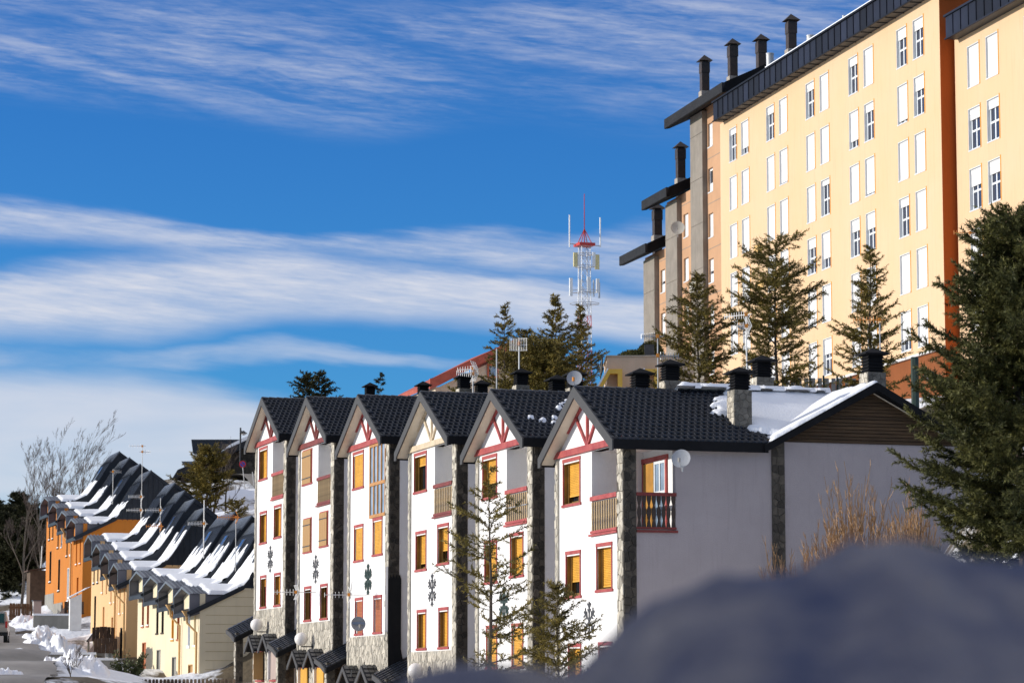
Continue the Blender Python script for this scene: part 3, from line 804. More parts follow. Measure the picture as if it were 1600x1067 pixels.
    def rake(y0, z0, y1, z1, w, x0=-.09, x1=0.0):
        dx, dz = y1 - y0, z1 - z0; l = math.hypot(dx, dz); nx, nz = -dz / l * w, dx / l * w
        tb.prism([(y0 + nx, z0 + nz), (y1 + nx, z1 + nz), (y1 - nx, z1 - nz), (y0 - nx, z0 - nz)], 'x', x0, x1)
    rake(3.25, H(-.18), 6.5, H(-1.78), .09); rake(3.25, H(-.18), .1, H(-1.78), .09)
    rake(3.3, H(-1.7), 4.35, H(-.78), .05, -.07); rake(3.25, H(-1.7), 3.25, H(-.3), .05, -.075); rake(3.2, H(-1.7), 2.2, H(-.78), .05, -.07)
    tb.build('gable_timber', trim if i != 5 else REDD, root)
    # roof
    X0 = -.45
    XE = 7.8
    rf = MB(); th = .16
    rf.prism([(-.25, H(-1.85)), (3.25, H(0)), (6.75, H(-1.85)), (6.75, H(-1.85) - th), (3.25, H(0) - th), (-.25, H(-1.85) - th)], 'x', X0 + .02, 4.5)
    rf.prism([(.5, H(-2.75 * PIT)), (3.25, H(0)), (6.75, H(-1.85)), (6.75, H(-1.85) - th), (3.25, H(0) - th), (.5, H(-2.75 * PIT) - th)], 'x', 4.5, XE)
    roof = rf.build('roof', ROOFD, root)
    sf = MB(); o = .012
    sf.prism([(-.22, H(-1.85) - th - .03), (3.25, H(0) - th - o), (6.72, H(-1.85) - th - .03), (6.72, H(-1.85) - th - .05), (3.25, H(0) - th - .035), (-.22, H(-1.85) - th - .05)], 'x', X0 + .03, -.001)
    sf.build('soffit', SOFFIT, roof)
    vg = MB(); c = 1 / math.cos(TH)
    vg.prism([(-.31, H(-1.88) + .03), (3.25, H(0) + .055), (6.81, H(-1.88) + .03), (6.81, H(-1.88) - .27), (6.55, H(-1.88) - .27), (6.53, H(-1.88) - .15), (3.25, H(0) - .29), (-.03, H(-1.88) - .15), (-.05, H(-1.88) - .27), (-.31, H(-1.88) - .27)], 'x', X0 - .03, X0 + .02)
    vg.build('verge_board', VERGE, roof)
    ev = MB(); ev.box(X0 + .02, 4.35 if i == 0 else 4.6, -.33, -.25, H(-1.85) - .26, H(-1.85) + .02); ev.box(X0 + .02, 4.35 if i == 0 else 4.6, -.25, .02, H(-1.85) - .2, H(-1.85) - .15)
    ev.build('eave_board', EAVE, roof)
    MB().box(X0 + .02, 4.6, 6.75, 6.83, H(-1.85) - .26, H(-1.85) + .02).build('eave_board', EAVE, roof)
    # roof of the rear wing
    ylo, yhi = (-.38 if i == 0 else 0.0), 8.15
    mr = MB(); mr.prism([(4.25, H(-1.85) - .02), (7.8, H(0.02)), (11.35, H(-1.85) - .02), (11.35, H(-1.85) - .2), (7.8, H(0) - .16), (4.25, H(-1.85) - .2)], 'y', ylo, yhi)
    mr.build('rear_roof', ROOFD, root)
    if i == 0:
        rv = MB(); rv.prism([(4.2, H(-1.9)), (7.8, H(0.06)), (11.4, H(-1.9)), (11.4, H(-1.9) - .22), (7.8, H(0.06) - .24), (4.2, H(-1.9) - .22)], 'y', ylo - .04, ylo + .04)
        rv.prism([(4.3, H(-1.9) - .05), (7.8, H(0.0) - .16), (11.3, H(-1.9) - .05), (11.3, H(-1.9) - .1), (7.8, H(0.0) - .21), (4.3, H(-1.9) - .1)], 'y', ylo, .05)
        rv.build('verge_board', EAVE, root)
        lt = MB(); lt.prism([(7.85, H(-.2)), (11.1, H(-1.90)), (11.1, H(-1.96)), (7.85, H(-.26))], 'y', -.06, -.03); lt.build('verge_trim', SOFFIT, root)
    # tiles on the slope that faces us
    rows = 14; cw = .2
    xmax = 7.6 if i == 0 else 5.2
    pos = []
    for r_ in range(rows):
        s = r_ * .283
        y = -.25 + (s + .25) * math.cos(TH); zb = -1.85 + (s + .1) * math.sin(TH)
        a = X0 + .03 + (0.1 if r_ % 2 else 0)
        while a < xmax:
            if -1.85 + (a + .1 - 4.3) * PIT < zb + .02 and not (i == 0 and a > 3.6 + .12 * abs(r_ - 7)): pos.append((a, s))
            a += cw
    each = i in (0, 1)
    pos.sort(key=lambda p: p[0])
    if each:
        me = bpy.data.meshes.get('roof_tile_shared')
        if me is None:
            V = slope_right(TV, 0) - slope_right(np.array([[0, 0, 0.0]]), 0)
            me = np_mesh('roof_tile_shared', V, TF, TILE)
        for (a, s) in pos[:300]:
            q = slope_right(np.array([[a, s, .004 + random.uniform(0, .006)]]), B)[0]
            link('roof_tile', me, roof, loc=q)
        pos = pos[300:]
    if pos:
        PA = np.array(pos); n = len(PA)
        V = TV[None] + np.stack([PA[:, 0], PA[:, 1], rng.uniform(.002, .01, n)], 1)[:, None]
        Fa = TF[None] + (np.arange(n) * len(TV))[:, None, None]
        link('roof_tiles', np_mesh('roof_tiles', slope_right(V.reshape(-1, 3), B), Fa.reshape(-1, 4), TILE), roof, kind='stuff')
    rc = MB()
    for k in range(int((XE - X0) / .33)):
        xx = X0 + k * .33; rc.tube([(xx, 3.25, H(.0) - .01), (xx + .34, 3.25, H(.0) - .02)], [.10, .085], 8)
    rc.build('ridge_tiles', TILE, roof, kind='stuff')

# cast shadow on the corner of the fourth house, made as a dark sheet
r3 = HR[3]
bm_ = MB(); pts = [(-.07, 0.0), (-.07, B - 7.05)]
k = 0
for q in np.linspace(0, .62, 9): pts.append((-.04 + q * .75, B - 7.0 + (.12 if k % 2 else -.05))); k += 1
pts += [(.42, 3.2), (.6, 2.2), (.55, 0)]
bm_.prism(pts, 'y', -.06, -.045)
bm_.build('black_sheet', BLACKT, r3)
MB().box(-.075, -.062, -.02, .36, B - 9.0, B - 6.6).build('grey_board', mat('grey_board', (.22, .21, .22), .8), r3)  # grey strip painted as the shadow along the pier edge

# porches (small tiled roofs in the gaps) and ground-floor dormers
def porch(parent, i):
    za, zb = B - 9.2, B - 10.15
    xa, xb = -.85, .75
    ya, yb = 6.42, 8.15
    def pl(x, y, h=0.0): return (x, y, zb - .12 + .50 * (x - xa) + .24 * (y - ya) + h)
    rt = MB().add([pl(xa, ya), pl(xb, ya), pl(xb, yb), pl(xa, yb), pl(xa, ya, -.2), pl(xb, ya, -.2), pl(xb, yb, -.2), pl(xa, yb, -.2)],
                  [(0, 1, 2, 3), (7, 6, 5, 4), (0, 4, 5, 1), (1, 5, 6, 2), (2, 6, 7, 3), (3, 7, 4, 0)])
    rf = rt.build('porch_roof', EAVE, parent)
    fg = MB(); ym = ya + .7
    fg.prism([(ya - .06, zb - .32), (ya - .06, zb - .14), (ym, zb + .10), (yb, zb + .28), (yb, zb + .1), (ym, zb - .10)], 'x', xa - .08, xa - .01)
    fg.build('porch_fascia', VERGE, rf)
    tl = MB(); n = 7; m_ = 8
    for r_ in range(n):
        y0 = ya + (yb - ya) * r_ / n; y1 = ya + (yb - ya) * (r_ + 1.15) / n
        for k in range(m_):
            x0 = xa + (xb - xa) * k / m_ + .01; x1 = xa + (xb - xa) * (k + 1) / m_ - .02
            tl.add([pl(x0, y0, .06), pl(x1, y0, .06), pl(x1, y1, .02), pl(x0, y1, .02), pl(x0, y0, .0), pl(x1, y0, .0)], [(0, 1, 2, 3), (4, 5, 1, 0), (0, 3, 4)])
    tl.build('porch_tiles', TILE, rf, kind='stuff')
    pc = MB(); pc.box(-.78, -.46, 6.6, 6.95, -1.0, zb + .1)
    pier = pc.build('porch_pier', MORTARD, parent)
    stonework(pier, .35, 2.3, .15, FRONT(6.6, .2, -.78), STONEL, 5 + i, asp=2, h=.02)
    stonework(pier, .32, 2.3, .17, SIDE(-.78, .2, 6.6), STONED, 6 + i, h=.02)
    MB().box(.3, .4, 6.45, 8.1, 0, zb).build('porch_door', WOODT, parent)
def dormer(parent, yc, yel=True, three=False):
    x0, x1 = -.62, 0.0; za = B - 10.2; hw = 1.0; dz = .62
    rr = MB()
    rr.prism([(yc - hw, za - dz), (yc, za), (yc + hw, za - dz), (yc + hw, za - dz - .16), (yc + hw - .14, za - dz - .16), (yc, za - .2), (yc - hw + .14, za - dz - .16), (yc - hw, za - dz - .16)], 'x', x0, x0 + .05)
    dm = rr.build('window_canopy', VERGE, parent)
    rf = MB(); rf.prism([(yc - hw, za - dz), (yc, za), (yc + hw, za - dz), (yc + hw, za - dz - .08), (yc, za - .1), (yc - hw, za - dz - .08)], 'x', x0 + .05, x1)
    rf.build('canopy_roof', EAVE, dm)
    tl = MB()
    for r_ in range(4):
        for k in range(3):
            f = r_ / 4; yy = yc - hw + f * hw; zz = za - dz + f * dz; xx = x0 + .04 + k * .2
            tl.add([(xx, yy, zz + .06), (xx + .18, yy, zz + .06), (xx + .18, yy + .27, zz + .19), (xx, yy + .27, zz + .19), (xx, yy, zz), (xx + .18, yy, zz)], [(0, 1, 2, 3), (0, 4, 5, 1)])
    tl.build('canopy_tiles', TILE, dm, kind='stuff')
    MB().prism([(yc - hw + .3, za - dz - .02), (yc, za - .2), (yc + hw - .3, za - dz - .02)], 'x', -.10, -.03).build('canopy_gable', WHITE, dm)
    w = MB(); w.box(-.14, -.02, yc - .62, yc + .62, B - 10.9, B - 10.78); w.box(-.16, -.02, yc - .68, yc + .68, B - 12.2, B - 12.12)
    wi = w.build('window', RED, parent)
    MB().box(-.06, -.03, yc - .6, yc + .6, B - 12.12, B - 10.9).build('pane', DARK, wi)
    MB().box(-.12, -.07, yc - .58, yc + (.2 if three else .58), B - 12.1, B - 10.92).build('shutter', WOODY if yel else PINKW, wi)
    if three:
        MB().box(-.5, -.08, yc - .62, yc - .59, B - 12.1, B - 10.92).build('open_shutter', WOODT, wi)
    MB().box(-.22, -.02, yc + .62, yc + .7, B - 12.1, B - 10.7).build('jamb', WHITE, wi)
for i in (2, 3, 4, 5): porch(HR[i], i)
porch(HR[1], 1)
for i in (3, 4, 5):
    dormer(HR[i], 4.75, i != 5, i == 5); dormer(HR[i], 1.85, i != 5, False)
# wall lamps
for i, wlab in ((5, 'white globe lamp on a bracket, leftmost house of the white row'), (4, 'white globe lamp on a bracket, second house from the left of the row'), (2, 'white globe lamp half hidden behind the small snow mound')):
    f = HF[i]; r_ = empty('globe_lamp', f.w(-.05, 3.55, APEX[i] - 10.06), f.a, wlab, 'wall lamp', 'globe lamps on the white houses')
    a = MB(); a.tube([(0, 0, 0), (-.46, 0, 0), (-.46, 0, -.16)], .025, 8); a.box(-.02, .02, -.05, .05, -.12, .12)
    a.build('bracket', IRON, r_)
    MB().sphere((-.46, 0, .30), .27, 20, 12).build('globe', GLOBE, r_, smooth=True)
f = HF[3]; r_ = empty('lamp_bracket', f.w(-.05, 3.55, APEX[3] - 10.35), f.a, 'black iron lamp bracket without its globe on stone base', 'wall lamp', None)
a = MB(); a.tube([(0, 0, 0), (-.5, 0, -.02), (-.5, 0, -.25)], .03, 8); a.tube([(0, 0, -.15), (0, 0, .3)], .02, 6); a.tube([(0, .06, -.1), (0, .06, .2)], .012, 5)
a.build('bracket', IRON, r_)

# chimneys: (photo x of the centre, photo y of the top, house index, distance of the shaft behind the front edge, width)
for (cx, ty, hi, yl, w) in [(1155, 574, 0, 1.05, .56), (1190, 556, 0, 4.4, .56), (1047, 562, 0, 4.4, .54), (1000, 576, 0, 4.0, .54), (1363, 545, 0, 1.6, .60),
                            (1120, 606, 0, 4.0, .3), (870, 586, 1, 4.2, .52), (898, 578, 1, 5.0, .50), (814, 576, 2, 4.6, .50), (725, 583, 3, 4.4, .50), (752, 594, 3, 3.9, .48), (661, 596, 4, 4.4, .45), (578, 598, 5, 4.4, .45)]:
    fr = HF[hi]; x, z = fr.ony(cx, ty, yl)
    if w < .4: continue
    chimney(HR[hi], x, yl, APEX and (APEX[hi] - 2.6 - (APEX[hi] - B)), z - (APEX[hi] - B), w)
x, z = HF[5].ony(552.5, 615, 3.9)

# ------------------------------------------------------------------ snow on roofs
def snow_patch(parent, name, mapf, inside, a0, a1, b0, b1, da, thick, seed, label=None, m=SNOWR):
    """thin blanket: mapf(a, b, h) -> xyz, inside(a, b) in 0..1"""
    na = int((a1 - a0) / da) + 1; nb_ = int((b1 - b0) / da) + 1
    A = np.linspace(a0, a1, na); Bq = np.linspace(b0, b1, nb_)
    V = []; idx = {}
    hgt = np.zeros((na, nb_)); ok = np.zeros((na, nb_), bool)
    for i_, a in enumerate(A):
        for j_, b in enumerate(Bq):
            q = inside(a, b) + .25 * mnoise.fractal(Vector((a * 2.2, b * 2.2, seed)), .6, 2.1, 4)
            ok[i_, j_] = q > 0; hgt[i_, j_] = thick * min(1, max(q, 0) * 4.0) ** .5 * (1 + .22 * mnoise.noise(Vector((a * 1.2, b * 1.2, seed + 3))))
    F_ = []
    for i_ in range(na - 1):
        for j_ in range(nb_ - 1):
            if ok[i_, j_] or ok[i_ + 1, j_] or ok[i_, j_ + 1] or ok[i_ + 1, j_ + 1]:
                f = []
                for (p, q) in ((i_, j_), (i_ + 1, j_), (i_ + 1, j_ + 1), (i_, j_ + 1)):
                    if (p, q) not in idx:
                        idx[(p, q)] = len(V); V.append(mapf(A[p], Bq[q], hgt[p, q] - (0 if ok[p, q] else .06)))
                    f.append(idx[(p, q)])
                F_.append(f)
    if not F_: return None
    return link(name, np_mesh(name, V, F_, m, True), parent, kind='stuff', label=label)
f0 = HF[0]
mm = lambda a, b, h: tuple(f0.w(a, b, APEX[0] - 1.85 + (a - 4.3) * PIT + h + .03))
def ins_main(a, b):
    edge = min((a - 4.45) * 2, (7.9 - a) * 2, (b + .30) * 6)
    return min(1, edge)
o = snow_patch(None, 'roof_snow', mm, ins_main, 4.3, 8.0, -.34, 8.0, .07, .10, 1.0, 'snow blanket on the rear roof slope of the nearest white house')
def mb_(a, b, h):
    z = -1.85 + (b + .25) * PIT
    return tuple(f0.w(a, b, APEX[0] + z + h + .05))
def ins_bay(a, b):
    # ragged tongue reaching towards the front
    u = (b - 0.9) / 1.9
    lim = 3.35 + 1.6 * abs((b - 1.85) / 1.8) ** 1.5 + (.25 if int(b / .25) % 2 else 0)
    return min(1, (a - lim) * 1.6, (3.2 - b) * 3, (b - .15) * 3)
snow_patch(None, 'roof_snow', mb_, ins_bay, 2.8, 7.7, 0.1, 3.25, .06, .10, 2.0, 'ragged snow tongue on the tiles beside the stone chimney')
mback = lambda a, b, h: tuple(f0.w(a, b, APEX[0] - (b - 3.25) * PIT + h + .02))
snow_patch(None, 'roof_snow', mback, lambda a, b: min(1, (a - 2.8) * 2, (6.5 - b) * 2, (b - 3.0) * 6), 2.6, 7.8, 2.9, 6.6, .1, .16, 3.0, 'snow lying just behind the ridge of the nearest white house')
f1 = HF[1]
mb1 = lambda a, b, h: tuple(f1.w(a, b, APEX[1] - 1.85 + (b + .25) * PIT + h + .05))
SPOTS = [(.25, 1.2, .3), (.6, 1.02, .35), (.95, .85, .3), (1.05, 1.2, .3), (1.4, 1.45, .35), (1.45, 1.95, .3), (1.7, 2.25, .35), (1.6, 1.7, .3), (2.0, 2.5, .35)]
snow_patch(None, 'roof_snow', mb1, lambda a, b: max(.45 - 1.2 * math.hypot((a - p) / q, (b - o_) / (q * .5)) for p, o_, q in SPOTS) + (.1 if int(a / .2) % 2 else -.12), -.1, 2.8, .3, 3.1, .05, .09, 4.0, 'small patches of melting snow on the second tiled roof')

# ------------------------------------------------------------------ tall yellow block
T = Frame(1480, 135, 14.2)
ZB = 12.0
tall = empty('apartment_block', T.w(0, 0, ZB), T.a, 'tall yellow apartment block with dark zinc eaves and white shutters above the trees', 'apartment block')
def L_(z): return z - ZB
def tall_window(parent, ytop, zt, frac, x=0.0, w=1.4, h=1.96):
    y1 = ytop; y0 = ytop - w; z1 = L_(zt); z0 = z1 - h
    wf = MB(); d = x + .155
    wf.box(x + .0, d + .06, y1 - .03, y1 - .005, z0, z1); wf.box(x + .04, d + .06, y0 + .05, y0 + .08, z0, z1)
    wf.box(x - .025, d + .06, y0 + .06, y1, z0 - .03, z0 + .02); wf.box(x - .01, x + .1, y0 + .05, y1 - .02, z1 - .03, z1)
    win = wf.build('window', PVCW, parent)
    MB().box(x - .012, x + .08, y0 - .045, y0 + .05, z0 - .04, z1 + .06).build('jamb', REVEAL, win)
    a0, a1 = y0 + .08, y1 - .03
    zb = z1 - .03 - (z1 - z0 - .05) * frac
    sh = MB(); sh.box(d - .06, d - .02, a0, a1, zb, z1 - .03); sh.box(d - .075, d - .01, a0, a1, z1 - .28, z1 - .03); sh.box(d - .065, d - .015, a0, a1, zb - .03, zb + .02)
    zz = z1 - .3
    while zz > zb + .12:
        sh.box(d - .066, d - .06, a0, a1, zz - .115, zz - .01); zz -= .12
    sh.build('roller_shutter', PVC, win)
    if frac < .97:
        fr = MB(); f = .07; ym = a0 + (a1 - a0) * .54; zm = z0 + (z1 - z0) * .46
        for (p, q) in ((a0, a0 + f), (a1 - f - .05, a1), (ym - .06, ym + .06)): fr.box(d - .01, d + .02, p, q, z0 + .02, z1 - .1)
        for zz in (z0 + .06, zm, z1 - .2): fr.box(d - .012, d + .018, a0, a1, zz - .05, zz + .05)
        fr.build('sash', PVCW, win)
        MB().box(d + .02, d + .04, a0, a1, z0, z1).build('pane', mat('apartment_glass', (.03, .035, .055), .08, .3, .7, spec=.9), win)
rowz = [32.72, 29.87, 27.05, 24.22, 21.41, 18.57]
colsP = [(31.66, 29.50), (25.12, 22.97), (18.66, 16.48), (12.20, 10.03), (5.52, 3.37)]
st = [[(.16, .78), (.2, 1), (.2, 1), (.2, 1), (.25, .25)], [(1, 1), (1, .93), (1, 1), (.78, .2), (.9, .33)], [(1, 1), (1, 1), (1, .13), (1, .92), (1, .96)],
      [(1, 1), (1, 1), (.25, .7), (.3, .4), (.2, 1)], [(1, 1), (1, 1), (1, 1), (1, 1), (1, 1)], [(1, .5), (.5, 1), (1, .4), (1, 1), (.7, 1)]]
holes = []
for r_, zt in enumerate(rowz):
    for c_, (ya, yb) in enumerate(colsP):
        for y in (ya, yb): holes.append((y - 1.4, y, L_(zt) - 1.96, L_(zt)))
fw = MB(); wall_holes(fw, 0, 33.32, L_(16.32), L_(33.38), holes, .35)
fw.build('facade_wall', YEL, tall)
MB().box(.36, 14, .02, 33.3, L_(16.3), L_(34.3)).build('inner_rooms', DARK, tall)
MB().box(.0, 14, -.012, .018, L_(12.2), L_(34.5)).build('end_wall', TERRA, tall)
MB().box(.12, 14, .019, 33.3, 0, L_(16.2)).build('base_wall', TERRAB, tall)
MB().box(-.05, .12, 0.0, 33.3, L_(16.2), L_(16.32)).build('string_course', PVC, tall)
for r_, zt in enumerate(rowz):
    for c_, (ya, yb) in enumerate(colsP):
        tall_window(tall, ya, zt, st[r_][c_][0]); tall_window(tall, yb, zt, st[r_][c_][1])
# plaster repairs: slightly deeper coloured patches
for (y0, y1, z0, z1) in [(27.4, 26.0, 24.75, 25.2), (27.1, 25.8, 22.6, 23.1)]:
    pt = MB().box(-.004, .002, min(y0, y1), max(y0, y1), L_(z0), L_(z1))
    pt.build('render_patch', mat('ochre_patch', (.64, .40, .15), .9, .05, 1), tall)
def fascia(parent, ya, yb, x, z0, z1, w=.93):
    MB().box(x + .02, x + .5, ya, yb, z0 + .02, z1 - .03).build('fascia_core', ROOFD, parent)
    n = int(round((yb - ya) / w)); ww = (yb - ya) / n
    me = MB(); me.box(-.0, .02, .02, ww - .02, .03, z1 - z0 - .08); me.box(-.045, .0, -.012, .012, .0, z1 - z0 - .05)
    msh = me.mesh('fascia_panel', ZINC)
    for k in range(n): link('fascia_panel', msh, parent, loc=(x, ya + k * ww, z0))
    c = MB(); c.box(x - .09, x + .55, ya - .05, yb + .05, z1 - .1, z1); c.box(x - .07, x + .01, ya - .02, yb + .02, z0 - .03, z0 + .03)
    c.build('fascia_cap', ZINC, parent)
    s = MB(); s.box(x + .01, 1.0, ya, yb, z0 + .0, z0 + .02); s.build('soffit', SEAM, parent)
fascia(tall, -.4, 32.7, -.62, L_(33.38), L_(34.58))
b = MB()
for y in np.arange(0, 33, 1.1): b.box(-.6, 0, y, y + .04, L_(33.34), L_(33.38))
b.build('soffit_brackets', SEAM, tall, kind='stuff')
# flat roof with snow edge
MB().box(-.2, 14, .0, 32.9, L_(34.45), L_(34.62)).build('flat_roof', ROOFD, tall)
sn = MB(); sn.box(-.60, 2.2, -.3, 23.5, L_(34.585), L_(34.70)); sn.build('roof_edge_snow', SNOWR, tall, kind='stuff')
# second block
t2 = empty('apartment_block', T.w(.65, -.25, ZB), T.a, 'second yellow block with zinc eaves, cut off by the right edge, behind the big spruce', 'apartment block')
rows2 = [30.33, 27.33, 24.46, 21.57, 18.7]; c2 = [-1.45, -3.62, -7.9, -10.0]
st2 = [(1, 1, 1, 1), (.25, .2, 1, 1), (.4, .3, 1, 1), (.85, .45, 1, 1), (1, 1, 1, 1)]
holes = [(y - 1.45, y, L_(z) - 2.0, L_(z)) for z in rows2 for y in c2]
fw = MB(); wall_holes(fw, -16, 0, L_(14.0), L_(31.0), holes, .35); fw.build('facade_wall', YEL, t2)
MB().box(.36, 14, -16, -.02, L_(14.0), L_(31.6)).build('inner_rooms', DARK, t2)
MB().box(.1, 14, -16, -.02, 0, L_(14)).build('base_wall', TERRA, t2)
for r_, z in enumerate(rows2):
    for k, y in enumerate(c2): tall_window(t2, y, z, st2[r_][k], 0, 1.45, 2.0)
fascia(t2, -16, -.42, -.62, L_(30.92), L_(32.08))
MB().box(-.2, 14, -16, -.5, L_(31.9), L_(32.0)).build('flat_roof', ROOFD, t2)
# stepped concrete wing
wing = empty('concrete_wing', T.w(2.0, 36, ZB), T.a, 'stepped beige and concrete wing with three sloping black roofs beyond the yellow block', 'apartment block')
secs = [(39.0 - 36 - 4, 45.3 - 36, 36.0, (41.9, 44.35), (41.75, 40.8), 35.1, 6, (35.2, 46.9), 35.72),
        (45.3 - 36, 50.4 - 36, 31.3, (47.24, 49.68), (46.84, 45.84), 30.23, 5, (46.55, 52.0), 31.3),
        (50.4 - 36, 55.3 - 36, 28.4, (52.19, 54.63), (51.85, 50.85), 27.37, 4, (51.2, 57.2), 28.4)]
for (ya, yb, zt, pier, wy, wz, nw, eave, ez) in secs:
    hl = [(wy[1] - 36, wy[0] - 36, L_(wz - 2.83 * k) - 1.5, L_(wz - 2.83 * k)) for k in range(nw)]
    fw = MB(); wall_holes(fw, ya, yb, 0, L_(zt + .3), hl, .3); fw.build('beige_wall', BEIGE, wing)
    MB().box(.31, 9, ya + .05, yb - .02, 0, L_(zt + .2)).build('inner_rooms', BEIGE, wing)
    p0, p1 = pier[0] - 36, pier[1] - 36
    z = 0.0; cp = MB()
    while z < L_(zt) - .1:
        z2 = min(z + 2.83, L_(zt)); cp.box(-.32, 0, p0, p1, z + .015, z2 - .015); z = z2
    cp.box(-.29, 0, p0 + .02, p1 - .02, 0, L_(zt)); cp.build('concrete_pier', CONC, wing)
    jt = MB(); k = 0
    for k in range(nw + 2):
        zj = L_(wz + .62 - 2.83 * k)
        if 0 < zj < L_(zt): jt.box(-.006, .0, ya + .02, p0 - .02, zj - .02, zj + .02)
    if jt.v: jt.build('wall_joints', CONC, wing)
    for k in range(nw):
        z1 = L_(wz - 2.83 * k); y0, y1 = wy[1] - 36, wy[0] - 36
        w = MB(); w.box(.12, .2, y0, y0 + .06, z1 - 1.5, z1); w.box(.12, .2, y1 - .06, y1, z1 - 1.5, z1); w.box(.12, .2, y0, y1, z1 - .98, z1 - .92); w.box(-.03, .2, y0 - .02, y1 + .02, z1 - 1.54, z1 - 1.48)
        wi = w.build('window', PVCW, wing)
        f_ = [.1, .62, .5, .65, .7, .6][(k + int(ya)) % 6]
        MB().box(.13, .16, y0 + .05, y1 - .05, z1 - 1.5 + (1.5 * (1 - f_) if f_ < .9 else 0), z1 - .02).build('roller_shutter', PVC, wi)
        MB().box(.12, .13, y0 + .05, y1 - .05, z1 - 1.48, z1 - .98).build('parapet_panel', PVCW, wi)
        MB().box(.2, .22, y0, y1, z1 - 1.5, z1).build('pane', GLASS, wi)
    # sloping roof: eave out over the pier, rising inwards
    e0, e1 = eave[0] - 36, eave[1] - 36; zE = L_(ez); sl_ = .47; dp = 9.0
    rf = MB(); rf.prism([(-1.2, zE), (-1.2, zE + .12), (-1.0, zE + .68), (dp, zE + .68 + sl_ * (dp + 1.0)), (dp, zE + sl_ * (dp + 1.0) + .05), (-.9, zE + .05)], 'y', e0, e1)
    ro = rf.build('sloping_roof', EAVE, wing)
    n = int((e1 - e0) / .16); cr = MB()
    for k in range(n): yy = e0 + k * (e1 - e0) / n; cr.box(-1.24, -1.19, yy + .01, yy + .11, zE + .05, zE + .62)
    cr.build('eave_corrugation', mat('grey_corrugated', (.028, .028, .030), .65, .2, 2, spec=.15), ro, kind='stuff')
    MB().box(-1.23, -1.02, e0, e1, zE + .03, zE + .62).build('eave_board', mat('grey_corrugated', (.055, .055, .06)), ro)
# square flues
FLS = [('tall black square flue nearest the left, on the top sloping roof', 1101, 147, 87), ('black square flue second from the left on the top roof', 1145, 124, 61), ('black square flue beside a grey vent, third from the left', 1189.5, 114, 54), ('black square flue rising highest, above the yellow block eaves', 1236.5, 82, 23)]
def flue(fr, px, yb, yt, xl, w, lab):
    y, z0 = fr.onx(px, yb, xl); _, z1 = fr.onx(px, yt, xl)
    r_ = empty('flue', fr.w(xl, y, z0 - 1.6), fr.a, lab, 'chimney', 'black square flues on the apartment roofs')
    h = z1 - z0 + 1.6; a = w / 2
    m = MB(); m.box(-a, a, -a, a, 0, h - .45); m.box(-a * 1.12, a * 1.12, -a * 1.12, a * 1.12, h - 1.15, h - .5)
    m.build('shaft', BLACKM, r_)
    e = a * 1.75; q = MB(); q.box(-a * .8, a * .8, -a * .8, a * .8, h - .5, h - .36)
    q.add([(-e, -e, h - .38), (e, -e, h - .38), (e, e, h - .38), (-e, e, h - .38), (0, 0, h + .05)], [(0, 3, 2, 1), (0, 1, 4), (1, 2, 4), (2, 3, 4), (3, 0, 4)])
    q.build('cap', BLACKM, r_)
    MB().box(-a * 1.25, a * 1.25, -a * 1.25, a * 1.25, 1.35, 1.75).build('flashing', mat('old_lead', (.32, .28, .24), .8, .4, 6), r_)
for (lab, px, yb, yt) in FLS: flue(T, px, yb, yt, 3.4, .50, lab)
flue(T, 1063.5, 283, 222, 3.6, .52, 'black square flue on the middle sloping roof')
flue(T, 1027, 372, 318, 3.8, .54, 'black square flue on the lowest sloping roof')
for lab, px, yt, rpx in (('round grey roof vent beside the third flue', 1203, 84, 6.0), ('round grey vent just above the yellow block eaves', 1267, 56, 7.0), ('small dark vent pipe high above the eaves', 1319, 25, 3)):
    y, z = T.onx(px, yt, 2.2)
    r_ = empty('roof_vent', T.w(2.2, y, z - 2.2), 0, lab, 'vent')
    rr = rpx / 4533 * (135 + y); MB().cyl((0, 0), rr, 0, 2.15, 16).build('pipe', GALV, r_); MB().cyl((0, 0), rr * 1.08, 2.13, 2.2, 16).build('cap', GALV, r_)

